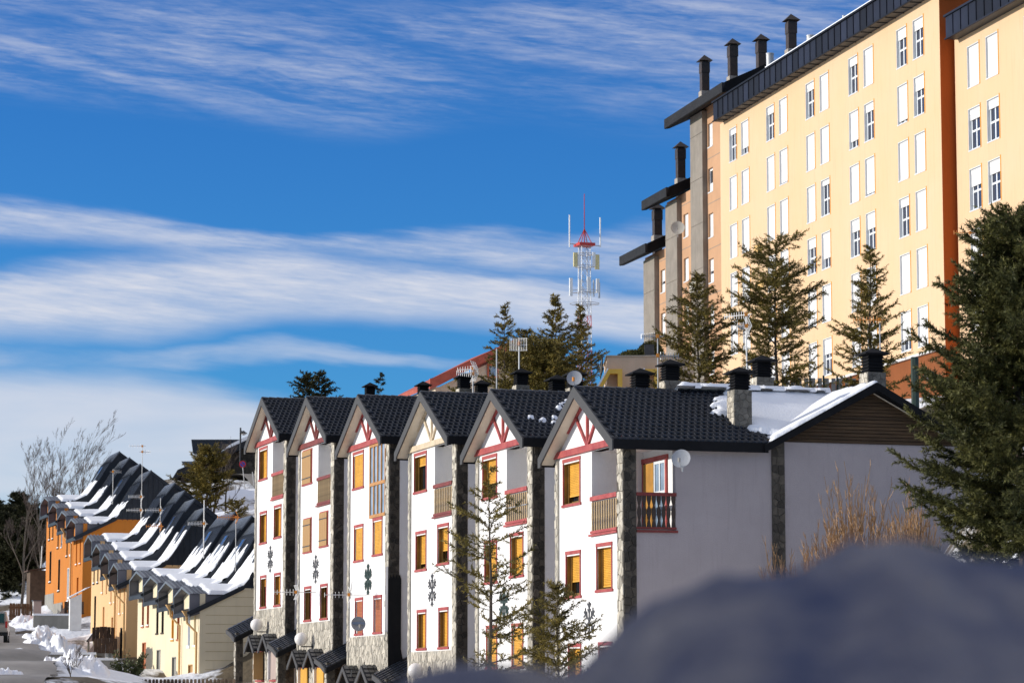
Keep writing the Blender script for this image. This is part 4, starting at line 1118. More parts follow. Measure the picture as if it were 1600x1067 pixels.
# ------------------------------------------------------------------ terraces on the left
PROF = [(-.5, -.05), (.3, .34), (1.2, .78), (2.05, 1.2), (2.4, 1.62), (2.9, 2.35), (3.55, 3.42), (4.2, 4.2), (4.9, 3.7), (5.8, 3.05), (7.5, 1.8)]
px_ = [p[0] for p in PROF]; pz_ = [p[1] for p in PROF]
SPROF = [(-.4, .9), (.6, 1.0), (1.2, 1.08), (2.05, 1.3), (2.4, 1.66), (2.9, 2.38), (3.55, 3.45)]
def terrace_unit(fr, y0, w, zh, ground_rel, wallm, ends, pair, door, snowlen, lab, grp, seed, name, pipe=False, sky=False, sc=1.0):
    root = empty(name, fr.w(0, y0, zh - ground_rel), fr.a, lab, 'house', grp)
    E = ground_rel - 1.2
    # front wall and gable of the hood
    holes = [(a, b, E + 1.2 + zb, E + 1.2 + zt) for (a, b, zb, zt, _) in pair + door]
    fw = MB(); wall_holes(fw, 0, w, 0, E + .8, holes, .25); fw.prism([(.05, E + .8), (w - .05, E + .8), (w / 2, E + 1.13)], 'x', .001, .25)
    fw.build('front_wall', wallm, root)
    for (a, b, zb, zt, mt) in pair + door:
        za, zb_ = E + 1.2 + zt, E + 1.2 + zb
        f = MB(); f.box(.0, .12, a, a + .05, zb_, za); f.box(.0, .12, b - .05, b, zb_, za); f.box(.0, .12, a, b, za - .05, za); f.box(-.05, .12, a - .04, b + .04, zb_ - .05, zb_ + .03)
        wi = f.build('window', PVCW if mt in (PVC, GLASS) else mt, root)
        MB().box(.10, .13, a, b, zb_, za).build('shutter', mt, wi)
        if random.random() < .6: MB().box(-.06, .05, a, b, zb_ + .03, zb_ + .09).build('sill_snow', SNOWR, wi, kind='stuff')
    MB().prism([(.25, 0), (.25, E + .25), (2.1, E + 1.12), (7.3, E + 1.12), (7.3, 0)], 'y', .0, w - .02).build('side_wall', wallm, root)
    if not ends: MB().prism([(.26, E - .95), (.26, E + .24), (2.1, E + 1.1), (7.2, E + 1.1), (7.2, E - .95)], 'y', -.03, w - .03).build('party_wall_cladding', SEAM, root)
    MB().prism([(2.08, E + 1.0), (2.4, E + 1.5), (3.55, E + 3.3), (4.2, E + 4.05), (7.2, E + 1.9), (7.2, E + 1.0)], 'y', -.02, w - .04).build('side_cladding', SEAM, root)
    if ends:
        sm = MB()
        for x in np.arange(2.45, 7.1, .32):
            zt = np.interp(x, px_, pz_) - .18; sm.box(x - .012, x + .012, -.05, -.02, E + 1.02, E + zt)
        sm.build('cladding_seams', SEAM, root, kind='stuff')
        tr = MB(); tr.prism([(.0, E - .0), (2.05, E + .98), (7.2, E + .98), (7.2, E + 1.08), (2.0, E + 1.08), (-.05, E + .1)], 'y', -.03, 0.0)
        tr.build('wall_trim', wallm, root)
        if wallm is CREAM:
            gr = MB()
            for zz in np.arange(E - 4.4, E + .9, .42): gr.box(.28 if zz < E else .28 + (zz - E) * 2.0, 7.2, -.008, .0, zz, zz + .025)
            gr.build('siding_joints', mat('siding_joint', (.50, .40, .23), .9), root, kind='stuff')
    out = [(x, E + z) for x, z in PROF]; inn = [(x, E + z - .2) for x, z in PROF[::-1]]
    rf = MB(); rf.prism(out + inn, 'y', -.08, w - .06); roof = rf.build('roof', SEAM, root)
    MB().prism([(3.62, E + 3.5), (4.2, E + 4.23), (4.26, E + 4.19), (3.68, E + 3.46)], 'y', -.1, w - .04).build('ridge_flashing', SEAML, roof)  # pale strip on the upper slope, sky reflection put into its colour
    sm = MB()
    for y in np.arange(.1, w, .42):
        for k in range(3, 7):
            (xa, za), (xb, zb) = PROF[k], PROF[k + 1]
            sm.prism([(xa, E + za), (xb, E + zb), (xb - .01, E + zb + .025), (xa - .01, E + za + .025)], 'y', y, y + .02)
    sm.build('roof_seams', SEAM, roof, kind='stuff')
    if sky:
        (xa, za), (xb, zb) = (2.85, np.interp(2.85, px_, pz_)), (3.45, np.interp(3.45, px_, pz_))
        sk = MB(); sk.prism([(xa - .05, E + za + .06), (xb - .05, E + zb + .06), (xb, E + zb), (xa, E + za)], 'y', w * .42, w * .60); s_ = sk.build('skylight', SEAML, roof)
        MB().prism([(xa, E + za + .10), (xb - .08, E + zb + .05), (xb - .06, E + zb), (xa, E + za)], 'y', w * .44, w * .58).build('pane', mat('skylight_glass', (.03, .05, .11), .15), s_)
    # hood
    c = w / 2; hw = w / 2 - .06; x0 = -.45
    h = MB(); t = .11
    h.prism([(c - hw, E - .3), (c - hw, E + .8), (c, E + 1.22), (c + hw, E + .8), (c + hw, E - .25), (c + hw - t, E - .25), (c + hw - t, E + .74), (c, E + 1.1), (c - hw + t, E + .74), (c - hw + t, E - .3)], 'x', x0 - .03, x0)
    hd = h.build('dormer_hood', SEAML, root)
    h = MB()
    for s in (-1, 1):
        ye = c + s * hw; yi = c + s * (hw - .06)
        lo, hi = min(ye, yi), max(ye, yi)
        h.prism([(x0, E - .27), (0.0, E - .12), (0.0, E + .06), (1.35, E + .72), (1.35, E + .79), (x0, E + .79)], 'y', lo, hi)
        h.add([(x0, ye, E + .8), (x0, c, E + 1.22), (2.1, c, E + 1.22), (1.35, ye, E + .8), (x0, ye, E + .74), (x0, c, E + 1.16), (2.1, c, E + 1.16), (1.35, ye, E + .74)],
              [(0, 1, 2, 3) if s > 0 else (3, 2, 1, 0), (7, 6, 5, 4) if s > 0 else (4, 5, 6, 7), (0, 4, 5, 1), (0, 3, 7, 4), (3, 2, 6, 7)])
    h.build('hood_cheeks', HOOD, hd)
    sm = MB()
    for k in range(1, 5):
        f = k / 5
        for s in (-1,):
            yy = c + s * hw * (1 - f); zz = E + .8 + .42 * f
            pass
    for xx in np.arange(x0 + .12, .5, .2):
        for s in (-1, 1):
            sm.add([(xx, c + s * hw, E + .8), (xx + .03, c + s * hw, E + .8), (xx + .03, c, E + 1.22), (xx, c, E + 1.22), (xx, c + s * hw, E + .85), (xx + .03, c + s * hw, E + .85), (xx + .03, c, E + 1.27), (xx, c, E + 1.27)],
                   [(0, 4, 7, 3), (1, 2, 6, 5), (4, 5, 6, 7)])
    sm.build('hood_seams', SEAML, hd, kind='stuff')
    gt = MB(); gt.prism([(-.62, E - .16), (-.50, E - .16), (2.0, E + 1.08), (2.0, E + 1.2), (-.62, E - .05)], 'y', -.14, -.03); gt.build('gutter', SEAM, roof)
    # snow lying in the sweep of the roof
    sxp = [p[0] for p in SPROF]; szp = [p[1] for p in SPROF]
    def mp(a, b, hh):
        z_h = 1.22 - .42 * abs(b - c) / hw if a < 2.2 else -9
        return (a, b, E + max(z_h, np.interp(a, px_, pz_)) + hh + .05)
    def ins(a, b):
        return min(1, (a - .38) * 3, (snowlen + .35 * math.sin(b * 5 + seed) - a) * 1.6, (b - .02) * 5, (w - .10 - b) * 5)
    snow_patch(roof, 'roof_snow', mp, ins, .2, snowlen + .5, .0, w - .04, .08, .11, seed)
    if pipe:
        dp = MB(); yy = w * .12; dp.tube([(-.55, yy, E - .05), (-.5, yy, E - .55), (-.12, yy - .35, E - 1.0), (-.12, yy - .35, 0)], .055, 8)
        dp.add([(-.75, yy - .18, E + .02), (-.4, yy - .18, E + .02), (-.4, yy + .18, E + .02), (-.75, yy + .18, E + .02), (-.56, yy, E - .3)], [(0, 1, 4), (1, 2, 4), (2, 3, 4), (3, 0, 4), (0, 3, 2, 1)])
        dp.build('downpipe', PIPE, root)
    return root
ORDN = ['nearest', 'second nearest', 'third from the near end', 'farthest']
C_ = Frame(315, 135, 17)
cw_ = 4.3
WSH = [[(PVC, CREAM), WOODT], [(WOODY, WOODO), GREYW], [(BALUSD, BALUSD), GREYW], [(WOODO, WOODO), WOODO]]
for k in range(4):
    m1, m2 = WSH[k][0]
    pair = [(.85, 1.5, -2.85, -.95, m2), (2.35, 3.0, -2.85, -.95, m1)]
    door = [(1.6, 2.8, -5.7, -3.65, WSH[k][1])]
    terrace_unit(C_, k * cw_ - .1, cw_, [5.05, 5.46, 5.87, 6.3][k], 5.6, CREAM, k == 0, pair, door, [3.1, 2.9, 2.75, 2.6][k],
                 'cream terrace house, %s of the four cream ones' % ORDN[k], 'cream terrace houses', 3.1 + k, 'cream_terrace_house', pipe=(k in (0, 1)), sky=True)
Pe = Frame(201, 155, 17)
pw = 3.1
for k in range(4):
    mp1 = [PEACH, PEACH, PEACH, DARK][k]
    pair = [(.5, .95, -2.75, -.95, mp1), (1.9, 2.35, -2.75, -.95, mp1)]
    door = [(1.2, 1.9, -5.55, -3.45, [DARK, PEACH, PEACH, DARK][k])]
    terrace_unit(Pe, k * pw - .1, pw, [7.02, 7.70, 8.36, 9.02][k], 6.2, PEACH, k == 0, pair, door, [2.9, 2.7, 2.6, 2.5][k],
                 'peach terrace house, %s of its four, between cream and orange houses' % ORDN[k], 'peach terrace houses', 5.3 + k, 'peach_terrace_house', pipe=(k in (0, 1)), sky=(k < 3))
Or = Frame(132, 180, 17)
ow = 4.15
for k in range(4):
    m1 = [ORANGE, PVC, GLASS, DARK][k]
    pair = [(.8, 1.35, -2.9, -.95, m1), (2.4, 2.95, -2.9, -.95, [ORANGE, DARK, DARK, DARK][k])]
    door = [(1.5, 2.4, -5.75, -3.65, [ORANGE, PVC, DARK, DARK][k])]
    terrace_unit(Or, k * ow - .1, ow, [10.98, 11.70, 12.44, 13.17][k], 6.5, ORANGE, k == 0, pair, door, 2.5,
                 'orange terrace house, %s of its four, by the bare trees' % ORDN[k], 'orange terrace houses', 8.3 + k, 'orange_terrace_house', pipe=(k == 1), sky=(k in (1, 3)))
    # grey ground floor
    g_ = MB(); g_.box(-.02, .2, k * ow, (k + 1) * ow - .02, -4, 0)
    o = g_.build('ground_floor', GREYW, None)
    o.parent = [x for x in bpy.data.objects if x.name.startswith('orange_terrace_house')][-1]; o.location = (0, -k * ow + .1, 0)

# wooden entrance porches along the street
def street_porch(px, py, Y, w, lab, door=PVC):
    q = P(px, py, Y); z0 = gz(q[0], q[1]) - .3; H_ = max(q[2] - z0, 2.0)
    r_ = empty('entrance_porch', (q[0], q[1], z0), R(17), lab, 'porch', 'wooden entrance porches of the terraces')
    sh = MB(); n = 7
    for k in range(n):
        y0 = -w / 2 + w * k / n; y1 = y0 + w / n - .02
        sh.prism([(-.62, H_ - .72), (-.05, H_), (-.05, H_ - .07), (-.62, H_ - .79)], 'y', y0, y1)
        sh.prism([(.0, H_), (.6, H_ - .72), (.6, H_ - .79), (.0, H_ - .07)], 'y', y0, y1)
    for k in range(6):      # the side that faces us is hung with boards
        x0 = -.62 + k * .2
        sh.box(x0, x0 + .185, -w / 2 - .06, -w / 2 - .02, H_ - .78, H_ + .02 - abs(x0 + .1) * .12)
    sh.build('shingle_roof', BROWNR, r_)
    for yy in (-w / 2 + .1, w / 2 - .1): MB().box(-.56, -.46, yy - .05, yy + .05, 0, H_ - .75).build('post', CREAM, r_)
    MB().box(.3, .38, -w / 2, w / 2, 0, H_ - .4).build('wall', GREYW, r_)
    MB().box(.2, .3, -.4, .4, .2, 2.0).build('door', door, r_)
    MB().box(-.55, .3, -w / 2, -w / 2 + .1, 0, .9).build('low_wall', GREYW, r_)
street_porch(93, 926, 196, 2.6, 'dark brown shingled porch farthest up the street, before the orange house')
street_porch(112, 957, 178, 2.2, 'dark brown shingled porch beside the white stair wall', WOODF)
street_porch(160, 1026, 148, 2.2, 'dark brown shingled porch nearest, in front of the peach houses')
street_porch(157, 1010, 156, 2.0, 'dark brown shingled porch half hidden behind the nearest one')
# white stair wall and small walls
q = P(118, 975, 174); r_ = empty('stair_wall', (q[0], q[1], gz(q[0], q[1]) - .3), R(17), 'white rendered stair enclosure with sloping top beside the orange house', 'wall')
MB().prism([(-.35, 0), (-.35, 2.2), (.35, 2.5), (.35, 0)], 'y', 0, .4).build('wall', mat('white_render', (.7, .69, .66), .9), r_)
MB().prism([(-.45, 2.2), (-.45, 2.3), (.9, 2.95), (.6, 2.85)], 'y', -.1, .5).build('coping', SNOWR, r_)
for lab, px, py, Y, w, h in (('low snow-capped garden wall before the orange houses', 80, 983, 176, 2.2, .9), ('low concrete ramp wall edged with snow beside the road', 96, 1030, 146, 3.4, .7), ('grey garden wall at the peach houses', 150, 1050, 140, 2.0, .8)):
    q = P(px, py, Y); z = gz(q[0], q[1]); r_ = empty('garden_wall', (q[0], q[1], z - .4), R(17), lab, 'wall')
    MB().box(-w / 2, w / 2, -.1, .1, 0, h + .4).build('wall', GREYW, r_); MB().box(-w / 2 - .03, w / 2 + .03, -.15, .15, h + .4, h + .52).build('snow_cap', SNOWR, r_)
q = P(57, 978, 188); r_ = empty('meter_cabinet', (q[0], q[1], gz(q[0], q[1]) - .2), R(17), 'pale grey cabinet at the end of the brown fence', 'cabinet')
MB().box(-.25, .25, -.3, .3, 0, 1.5).build('body', mat('cabinet_grey', (.45, .44, .42), .6), r_); MB().box(-.3, .3, -.35, .35, 1.5, 1.56).build('lid', SEAML, r_)
q = P(64, 945, 200); r_ = empty('garden_shed', (q[0], q[1], gz(q[0], q[1]) - .4), R(17), 'small brown boarded shed left of the orange houses', 'shed')
MB().box(-.9, .9, -.9, .9, 0, 3.2).build('wall', FENCEW, r_); MB().prism([(-1.1, 3.1), (1.1, 3.5), (1.1, 3.6), (-1.1, 3.2)], 'y', -1, 1).build('roof', BROWNR, r_)
q = P(62, 880, 200); MB().tube([(q[0], q[1], gz(q[0], q[1])), (q[0] + .15, q[1], q[2] + 1.2)], .05, 6).build('pole', GALV, None, 'thin leaning grey pole beside the orange end house', 'pole')

def picket_fence(p0, p1, h, pitch, lab, m=FENCEW, rnd=.03, grp=None):
    L0 = math.hypot(p1[0] - p0[0], p1[1] - p0[1]); a = math.atan2(p1[1] - p0[1], p1[0] - p0[0])
    z0 = p0[2]; r_ = empty('picket_fence', p0, a, lab, 'fence', grp)
    dz = (p1[2] - p0[2]) / L0
    w = pitch * .62; me = MB(); me.prism([(0, 0), (w, 0), (w, h - .06), (w * .8, h), (w * .2, h), (0, h - .06)], 'y', -.015, .015); msh = me.mesh('picket', m)
    for k in range(int(L0 / pitch)):
        o = link('picket', msh, r_, loc=(k * pitch, 0, dz * k * pitch)); o.rotation_euler = (random.uniform(-rnd, rnd), random.uniform(-rnd, rnd), 0)
    ra = MB()
    for zz in (.25, h - .3): ra.add([(0, .02, zz), (L0, .02, zz + dz * L0), (L0, .02, zz + .08 + dz * L0), (0, .02, zz + .08), (0, .05, zz), (L0, .05, zz + dz * L0), (L0, .05, zz + .08 + dz * L0), (0, .05, zz + .08)], [(0, 1, 2, 3), (7, 6, 5, 4), (3, 2, 6, 7), (0, 4, 5, 1)])
    ra.build('rail', m, r_)
a_ = P(155, 1082, 124); b_ = P(372, 1082, 121)
picket_fence(tuple(a_), tuple(b_), .58, .19, 'brown picket fence along the bottom edge below the cream houses')
a_ = P(14, 980, 186); b_ = P(54, 976, 190)
picket_fence((a_[0], a_[1], gz(a_[0], a_[1])), (b_[0], b_[1], gz(b_[0], b_[1])), 1.1, .17, 'brown picket fence topped with snow beyond the parked car')

# lumpy snow along the street
def snow_bank(px0, py0, Y0, rx, ry, h, seed, lab):
    q = P(px0, py0, Y0); n = 46
    us = np.linspace(-1, 1, n); V = []; 
    for b in us:
        for a in us:
            x = q[0] + a * rx * math.cos(R(17)) - b * ry * math.sin(R(17)); y = q[1] + a * rx * math.sin(R(17)) + b * ry * math.cos(R(17))
            e = max(0, 1 - (a * a + b * b)); nz = mnoise.fractal(Vector((x * 1.6, y * 1.1, seed)), .7, 2.1, 4) + .6 * abs(mnoise.noise(Vector((x * 2.6, y * 2.2, seed + 7))))
            V.append((x, y, gz(x, y) - .12 + h * (e ** .6) * (.75 + .9 * nz)))
    i_ = (np.arange(n - 1)[:, None] * n + np.arange(n - 1)[None]).ravel()
    link('snow_bank', np_mesh('snow_bank', V, np.stack([i_, i_ + 1, i_ + n + 1, i_ + n], 1), SNOW, True), kind='stuff', label=lab)
snow_bank(112, 1046, 130, 1.5, 6.0, .7, 1, 'lumpy ploughed snow at the right road edge, nearest')
snow_bank(84, 1005, 158, 1.5, 9.0, .8, 2, 'lumpy ploughed snow along the orange houses')
snow_bank(52, 985, 180, 1.5, 6.0, .6, 3, 'ploughed snow beyond the parked car')
snow_bank(2, 1064, 112, 1.0, 3.0, .45, 4, 'small snow heap at the bottom left corner')
snow_bank(125, 1058, 124, 1.2, 4.0, .5, 5, 'snow below the bare saplings')
snow_bank(40, 1012, 150, .5, .8, .25, 6, 'loose snow chunk lying on the road')

# ------------------------------------------------------------------ parked car
q = P(-13, 1010, 158); cz = gz(q[0], q[1]) + .2
car = empty('parked_car', (q[0], q[1], cz), R(8), 'beige off-road car seen from behind with spare wheel on its tailgate', 'car')
bd = MB(); pr_ = [(-2.1, .45), (-2.15, .95), (-2.05, 1.05), (-1.9, 1.72), (-.2, 1.78), (.65, 1.12), (1.95, 1.0), (2.1, .5)]
def carsec(mb, pts, y0, y1, inset=.12):
    n = len(pts); vs = []
    for s, yy in ((1, y0), (-1, y1)):
        for (a, b) in pts: vs.append((yy + s * (inset if b > 1.2 else 0), a, b))
    mb.add(vs, [tuple(range(n)), tuple(range(n, 2 * n))[::-1]] + [(i, n + i, n + (i + 1) % n, (i + 1) % n) for i in range(n)])
carsec(bd, pr_, -.88, .88); bd.build('body', CARP, car)
MB().box(-.72, .72, -2.13, -1.96, 1.12, 1.62).build('rear_window', GLASS, car)
MB().box(-.9, .9, -2.25, -2.05, .42, .62).build('bumper', RUBBER, car)
MB().disc((-.1, -2.32, 1.0), (0, -1, 0), .36, .2, 24).build('spare_wheel', CARP, car)
for s in (-1, 1):
    MB().box(s * .84 - .06, s * .84 + .06, -2.17, -2.05, .85, 1.2).build('tail_light', TAILR, car)
    for yy in (-1.35, 1.35):
        wl = MB().disc((s * .9, yy, .36), (s, 0, 0), .36, .22, 24).build('wheel', RUBBER, car)
        MB().disc((s * .915, yy, .36), (s, 0, 0), .2, .02, 18).build('rim', GALV, wl)
    MB().box(s * .785 - .01, s * .785 + .01, -1.8, -.3, 1.2, 1.6).build('side_window', GLASS, car)

# ------------------------------------------------------------------ antennas, dishes, masts
def yagi(parent, c, ang, L0=1.2, n=9, refl=True, m=WHITEM, tilt=0.0):
    """boom antenna; ang = direction in the ground plane (radians)"""
    dx, dy = math.cos(ang), math.sin(ang); c = Vector([float(q) for q in c])
    d = Vector((dx, dy, tilt)); s = Vector((-dy, dx, 0))
    b = MB(); b.tube([c - d * .2, c + d * L0], .015, 5)
    for k in range(n):
        p = c + d * (.1 + (L0 - .1) * k / (n - 1)); hw = .13 - .05 * k / n
        b.tube([p - Vector((0, 0, hw)), p + Vector((0, 0, hw))], .009, 4)
    a = b.build('antenna', m, parent)
    if refl:
        r_ = MB(); p = c - d * .12
        for sg in (-1, 1):
            for k in range(6):
                zz = sg * (.03 + k * .05); off = -d * (.0 - abs(zz) * .45)
                r_.tube([p + off + Vector((0, 0, zz)) - s * .24, p + off + Vector((0, 0, zz)) + s * .24], .009, 4)
            for t in (-.24, 0, .24): r_.tube([p + s * t, p + s * t + Vector((0, 0, sg * .29)) + d * .13], .010, 4)
        r_.build('reflector', m, a)
    MB().box(c.x - .05, c.x + .05, c.y - .05, c.y + .05, c.z - .05, c.z + .07).build('junction_box', PLASY, a)
    return a
def mast(px, ptop, pbot, Y, lab, ants=(), rad=.022, m=GALV):
    t = P(px, ptop, Y); b = P(px, pbot, Y)
    r_ = empty('antenna_mast', (b[0], b[1], b[2]), 0, lab, 'antenna', 'television antennas on roof masts')
    MB().tube([(0, 0, -.3), (0, 0, t[2] - b[2])], rad, 6).build('mast', m, r_)
    for (apy, ang, L0, n, mm_, refl) in ants:
        a = P(px, apy, Y); yagi(r_, (0.0, -.05, a[2] - b[2]), R(ang), L0, n, refl, mm_)
mast(221, 695, 800, 178, 'thin mast rising above the farthest orange roofs', [(697, 190, .8, 5, WHITEM, False), (706, 20, .5, 5, GALV, False)])
mast(176, 733, 780, 180, 'short grey mast on the orange roofs', [(737, 10, .5, 6, GALV, False)])
mast(220, 765, 810, 176, 'mast with two antennas in front of the orange end gable', [(776, 185, .75, 9, WHITEM, True), (797, 185, .85, 9, WHITEM, True)])
mast(250, 778, 842, 158, 'mast with two antennas above the peach roofs', [(797, 185, .8, 9, WHITEM, True), (822, 185, .75, 7, PLASY, True)])
mast(318, 781, 862, 140, 'white mast with a lattice antenna on the nearest peach roof', [(818, 185, .75, 10, WHITEM, True)], .03, WHITEM)
mast(368, 810, 882, 134, 'mast with an orange tipped antenna on the cream roofs', [(808, 183, .85, 10, PLASY, True)])
mast(776, 545, 622, 106, 'slim bare grey mast just left of the mast with the grid panel', [], .03)
mast(1167, 488, 600, 96, 'white mast with a mesh antenna before the yellow block', [(492, 140, .9, 9, WHITEM, False), (510, 190, .3, 5, WHITEM, True)], .028, WHITEM)
mast(1028, 522, 612, 96, 'grey mast with a long thin antenna left of the spruce', [(526, 182, .55, 9, GALV, False), (556, 5, .7, 8, GALV, False)])
mast(1376, 505, 602, 98, 'slim mast with an orange antenna beside the big chimney', [(500, 175, .9, 8, PLASY, False)])
mast(638 + 101, 578, 618, 105, 'leaning cluster of white antennas between two chimneys, before the red roof', [(577, 160, .6, 6, WHITEM, True), (584, 205, .65, 8, WHITEM, True)], .03)
mast(811, 528, 576, 104, 'white mast with a wide grid antenna on the chimney', [(537, 265, .15, 3, PLASY, False)], .03, WHITEM)
q = P(1516, 364, 128); r_ = empty('wall_antenna', q, 0, 'small orange antenna on a thin arm against the terracotta end wall', 'antenna', None)
yagi(r_, (0, 0, 0), R(187), .75, 6, False, PLASY); MB().tube([(0, 0, 0), (.5, .3, -.02), (1.4, .9, -.15)], .018, 5).build('arm', GALV, r_)
# grid panel of that mast
q = P(810, 540, 104); r_ = MB()
for k in range(-5, 6): r_.tube([(q[0] + k * .06, q[1] - .1 - abs(k) * .03, q[2] - .22), (q[0] + k * .06, q[1] - .1 - abs(k) * .03, q[2] + .25)], .009, 4)
for zz in (-.2, 0.0, .24):
    for s in (-1, 1): r_.tube([(q[0], q[1] - .1, q[2] + zz), (q[0] + s * .32, q[1] - .26, q[2] + zz)], .012, 4)
r_.build('grid_antenna', WHITEM, None, 'white grid panel antenna with orange top on the central mast', 'antenna')
# antennas on the facades of the far white houses
for lab, px, py, Y, hi, ang in (('white grid antenna on an arm before the dark stone pier, far left house', 462, 925, 116, 4, 200), ('white antenna pointing left from the edge of the house with the glazed loggia', 545, 929, 108, 3, 185)):
    q = P(px, py, Y); r_ = empty('wall_antenna', q, 0, lab, 'antenna', 'antennas reaching out from the facades')
    yagi(r_, (0, 0, 0), R(ang), .9, 7, True, WHITEM); MB().tube([(.0, 0, -.5), (.12, 0, .5)], .02, 6).build('mast', GALV, r_)
    MB().tube([(.1, 0, 0), (.8, .5, 0.02)], .015, 5).build('arm', GALV, r_)

def dish(px, py, Y, r, nrm, lab, m=DISH, extra=False):
    q = P(px, py, Y); r_ = empty('satellite_dish', q, 0, lab, 'satellite dish', 'satellite dishes')
    rfl = MB().disc((0, 0, 0), nrm, r, .02, 28, r * .18).build('reflector', m, r_, smooth=False)
    n = Vector(nrm).normalized(); tip = n * (r * 1.05) + Vector((0, 0, -r * .55))
    MB().tube([(0, 0, -r * .98), tuple(tip)], .012, 5).build('feed_arm', GALV, r_)
    MB().cyl((tip.x, tip.y), .04, tip.z - .05, tip.z + .07, 8).build('receiver', mat('receiver_grey', (.3, .28, .25), .5) if not extra else PLASY, r_)
    MB().tube([tuple(-n * (r * .18)), tuple(-n * (r * .5 + .1)), tuple(-n * (r * .5 + .1) + Vector((0, 0, -r * 1.1)))], .022, 6).build('bracket', GALV, r_)
    return r_
dish(1064, 716, 82.2, .275, (-.25, -1, .28), 'grey satellite dish on the shaded wall beside the corner balcony')
dish(897.5, 590.5, 86.5, .235, (-.15, -1, .25), 'grey satellite dish standing on the front ridge of the nearest white house', DISH, True)
d_ = dish(560, 974, 106.5, .27, (.25, -1, .2), 'grey satellite dish before a low window of the house with the glazed loggia', DISH)
MB().box(-.25, .25, -.006, .0, -.045, .045).build('blue_band', BLUEG, d_).location = (0, -.035, .02)
dish(1059, 356, 172, .42, (-.1, -1, .2), 'pale satellite dish on the concrete pier of the stepped wing', mat('pale_dish', (.5, .47, .4), .5))
dish(1082, 448, 168, .4, (-.9, -.4, .2), 'second pale dish lower on the stepped wing, above the spruce', mat('pale_dish', (.5, .47, .4), .5))

# ------------------------------------------------------------------ telecom mast
Yt = 255.0
tq = P(914, 640, Yt); tb = P(914, 640, Yt)[2]
def tz(py): return P(914, py, Yt)[2] - tb
tw = empty('telecom_mast', tq, R(20), 'red and white lattice telecom mast with panel antennas above the trees', 'telecom mast')
hw0 = .62
def hwid(z): return .52 - .12 * min(1, z / tz(385))
legs = [(-1, -1), (1, -1), (1, 1), (-1, 1)]
zt = tz(385); zs = np.linspace(0, zt, 15)
for k in range(14):
    m = REDM if k in (2, 3, 4, 7) else GALV
    z0, z1 = zs[k], zs[k + 1]; a, b = hwid(z0), hwid(z1); s = MB()
    for j in range(4):
        l, n = legs[j], legs[(j + 1) % 4]
        s.tube([(l[0] * a, l[1] * a, z0), (l[0] * b, l[1] * b, z1)], .035, 5)
        s.tube([(l[0] * b, l[1] * b, z1), (n[0] * b, n[1] * b, z1)], .02, 4)
        s.tube([(l[0] * a, l[1] * a, z0), (n[0] * b, n[1] * b, z1)], .017, 4)
        s.tube([(n[0] * a, n[1] * a, z0), (l[0] * b, l[1] * b, z1)], .017, 4)
    s.build('lattice_section', m, tw)
s = MB(); s.box(-.75, .75, -.75, .75, zt, zt + .25)
for l in legs: s.tube([(l[0] * .5, l[1] * .5, zt + .2), (0, 0, tz(358))], .04, 5)
s.tube([(0, 0, zt), (0, 0, tz(303))], [.05, .03], 6); s.build('spire', REDM, tw)
s = MB(); zz = tz(381); c20, s20 = math.cos(R(-20)), math.sin(R(-20))
s.tube([(-1.35 * c20, -1.35 * s20, zz), (1.45 * c20, 1.45 * s20, zz - .2)], .045, 6); s.build('cross_arm', GALV, tw)
for sg, top in ((-1.33, 336), (1.42, 340)):
    MB().tube([(sg * c20, sg * s20, zz - .3), (sg * c20, sg * s20, tz(top))], .065, 8).build('whip_antenna', WHITEM, tw)
def ringarm(zc, rad, n):
    for sgn in (-1, 1):
        s = MB()
        pts = [(rad * math.cos(2 * math.pi * k / n), rad * math.sin(2 * math.pi * k / n), zc + sgn * .55) for k in range(n + 1)]
        for k in range(n): s.tube([pts[k], pts[k + 1]], .03, 4)
        for k in range(0, n, max(1, n // 3)): s.tube([(0, 0, zc + sgn * .55), pts[k]], .03, 4)
        s.build('antenna_frame', GALV, tw)
ringarm(tz(407), 1.0, 6); ringarm(tz(465), 1.35, 9)
for (x, m, py0, py1, w, yy) in [(-1.05, mat('cream_panel', (.62, .52, .25), .5), 397, 419, .2, -.5), (-.78, WHITEM, 399, 418, .12, -.5), (.55, WHITEM, 396, 418, .12, -.9), (1.05, mat('cream_panel', (.62, .52, .25)), 398, 421, .2, -.4),
                               (-1.5, WHITEM, 437, 465, .14, -.5), (-.85, WHITEM, 440, 458, .14, -1.0), (-.1, WHITEM, 436, 458, .18, -1.3), (.9, WHITEM, 437, 459, .14, -.9), (1.2, GALV, 442, 466, .06, -.5), (.4, GALV, 440, 466, .05, -1.2)]:
    MB().box(x - w, x + w, yy - .08, yy + .08, tz(py1), tz(py0)).build('panel_antenna', m, tw)

# ------------------------------------------------------------------ buildings behind
# red-roofed house behind the trees
q = P(735, 640, 150); r_ = empty('red_roofed_house', (q[0], q[1], q[2] - 3), R(17), 'house with a faded red roof mostly hidden by conifers', 'house')
zz = lambda py: P(735, py, 150)[2] - q[2] + 3
w0 = -1.9
MB().box(w0, 6.0, 0, 7.0, 0, zz(606)).build('wall', mat('cream_wall', (.6, .5, .38), .9), r_)
rr = MB(); rr.prism([(w0 - .3, zz(608)), (w0 - .3, zz(601)), (2.2, zz(533)), (6.3, zz(600)), (6.3, zz(608)), (2.2, zz(545))], 'y', -.6, 7.4); rr.build('roof', REDROOF, r_)
for sgn in (0,):
    MB().prism([(w0 + .2, zz(606)), (2.2, zz(549)), (5.8, zz(606))], 'y', -.02, .1).build('gable', mat('cream_wall', (.6, .5, .38)), r_)
rb = MB(); rb.prism([(w0 - .5, zz(612)), (w0 - .5, zz(596)), (w0 - .3, zz(594)), (2.2, zz(530)), (2.2, zz(540)), (w0, zz(606))], 'y', -.75, -.6); rb.build('verge_board', REDROOF, r_)
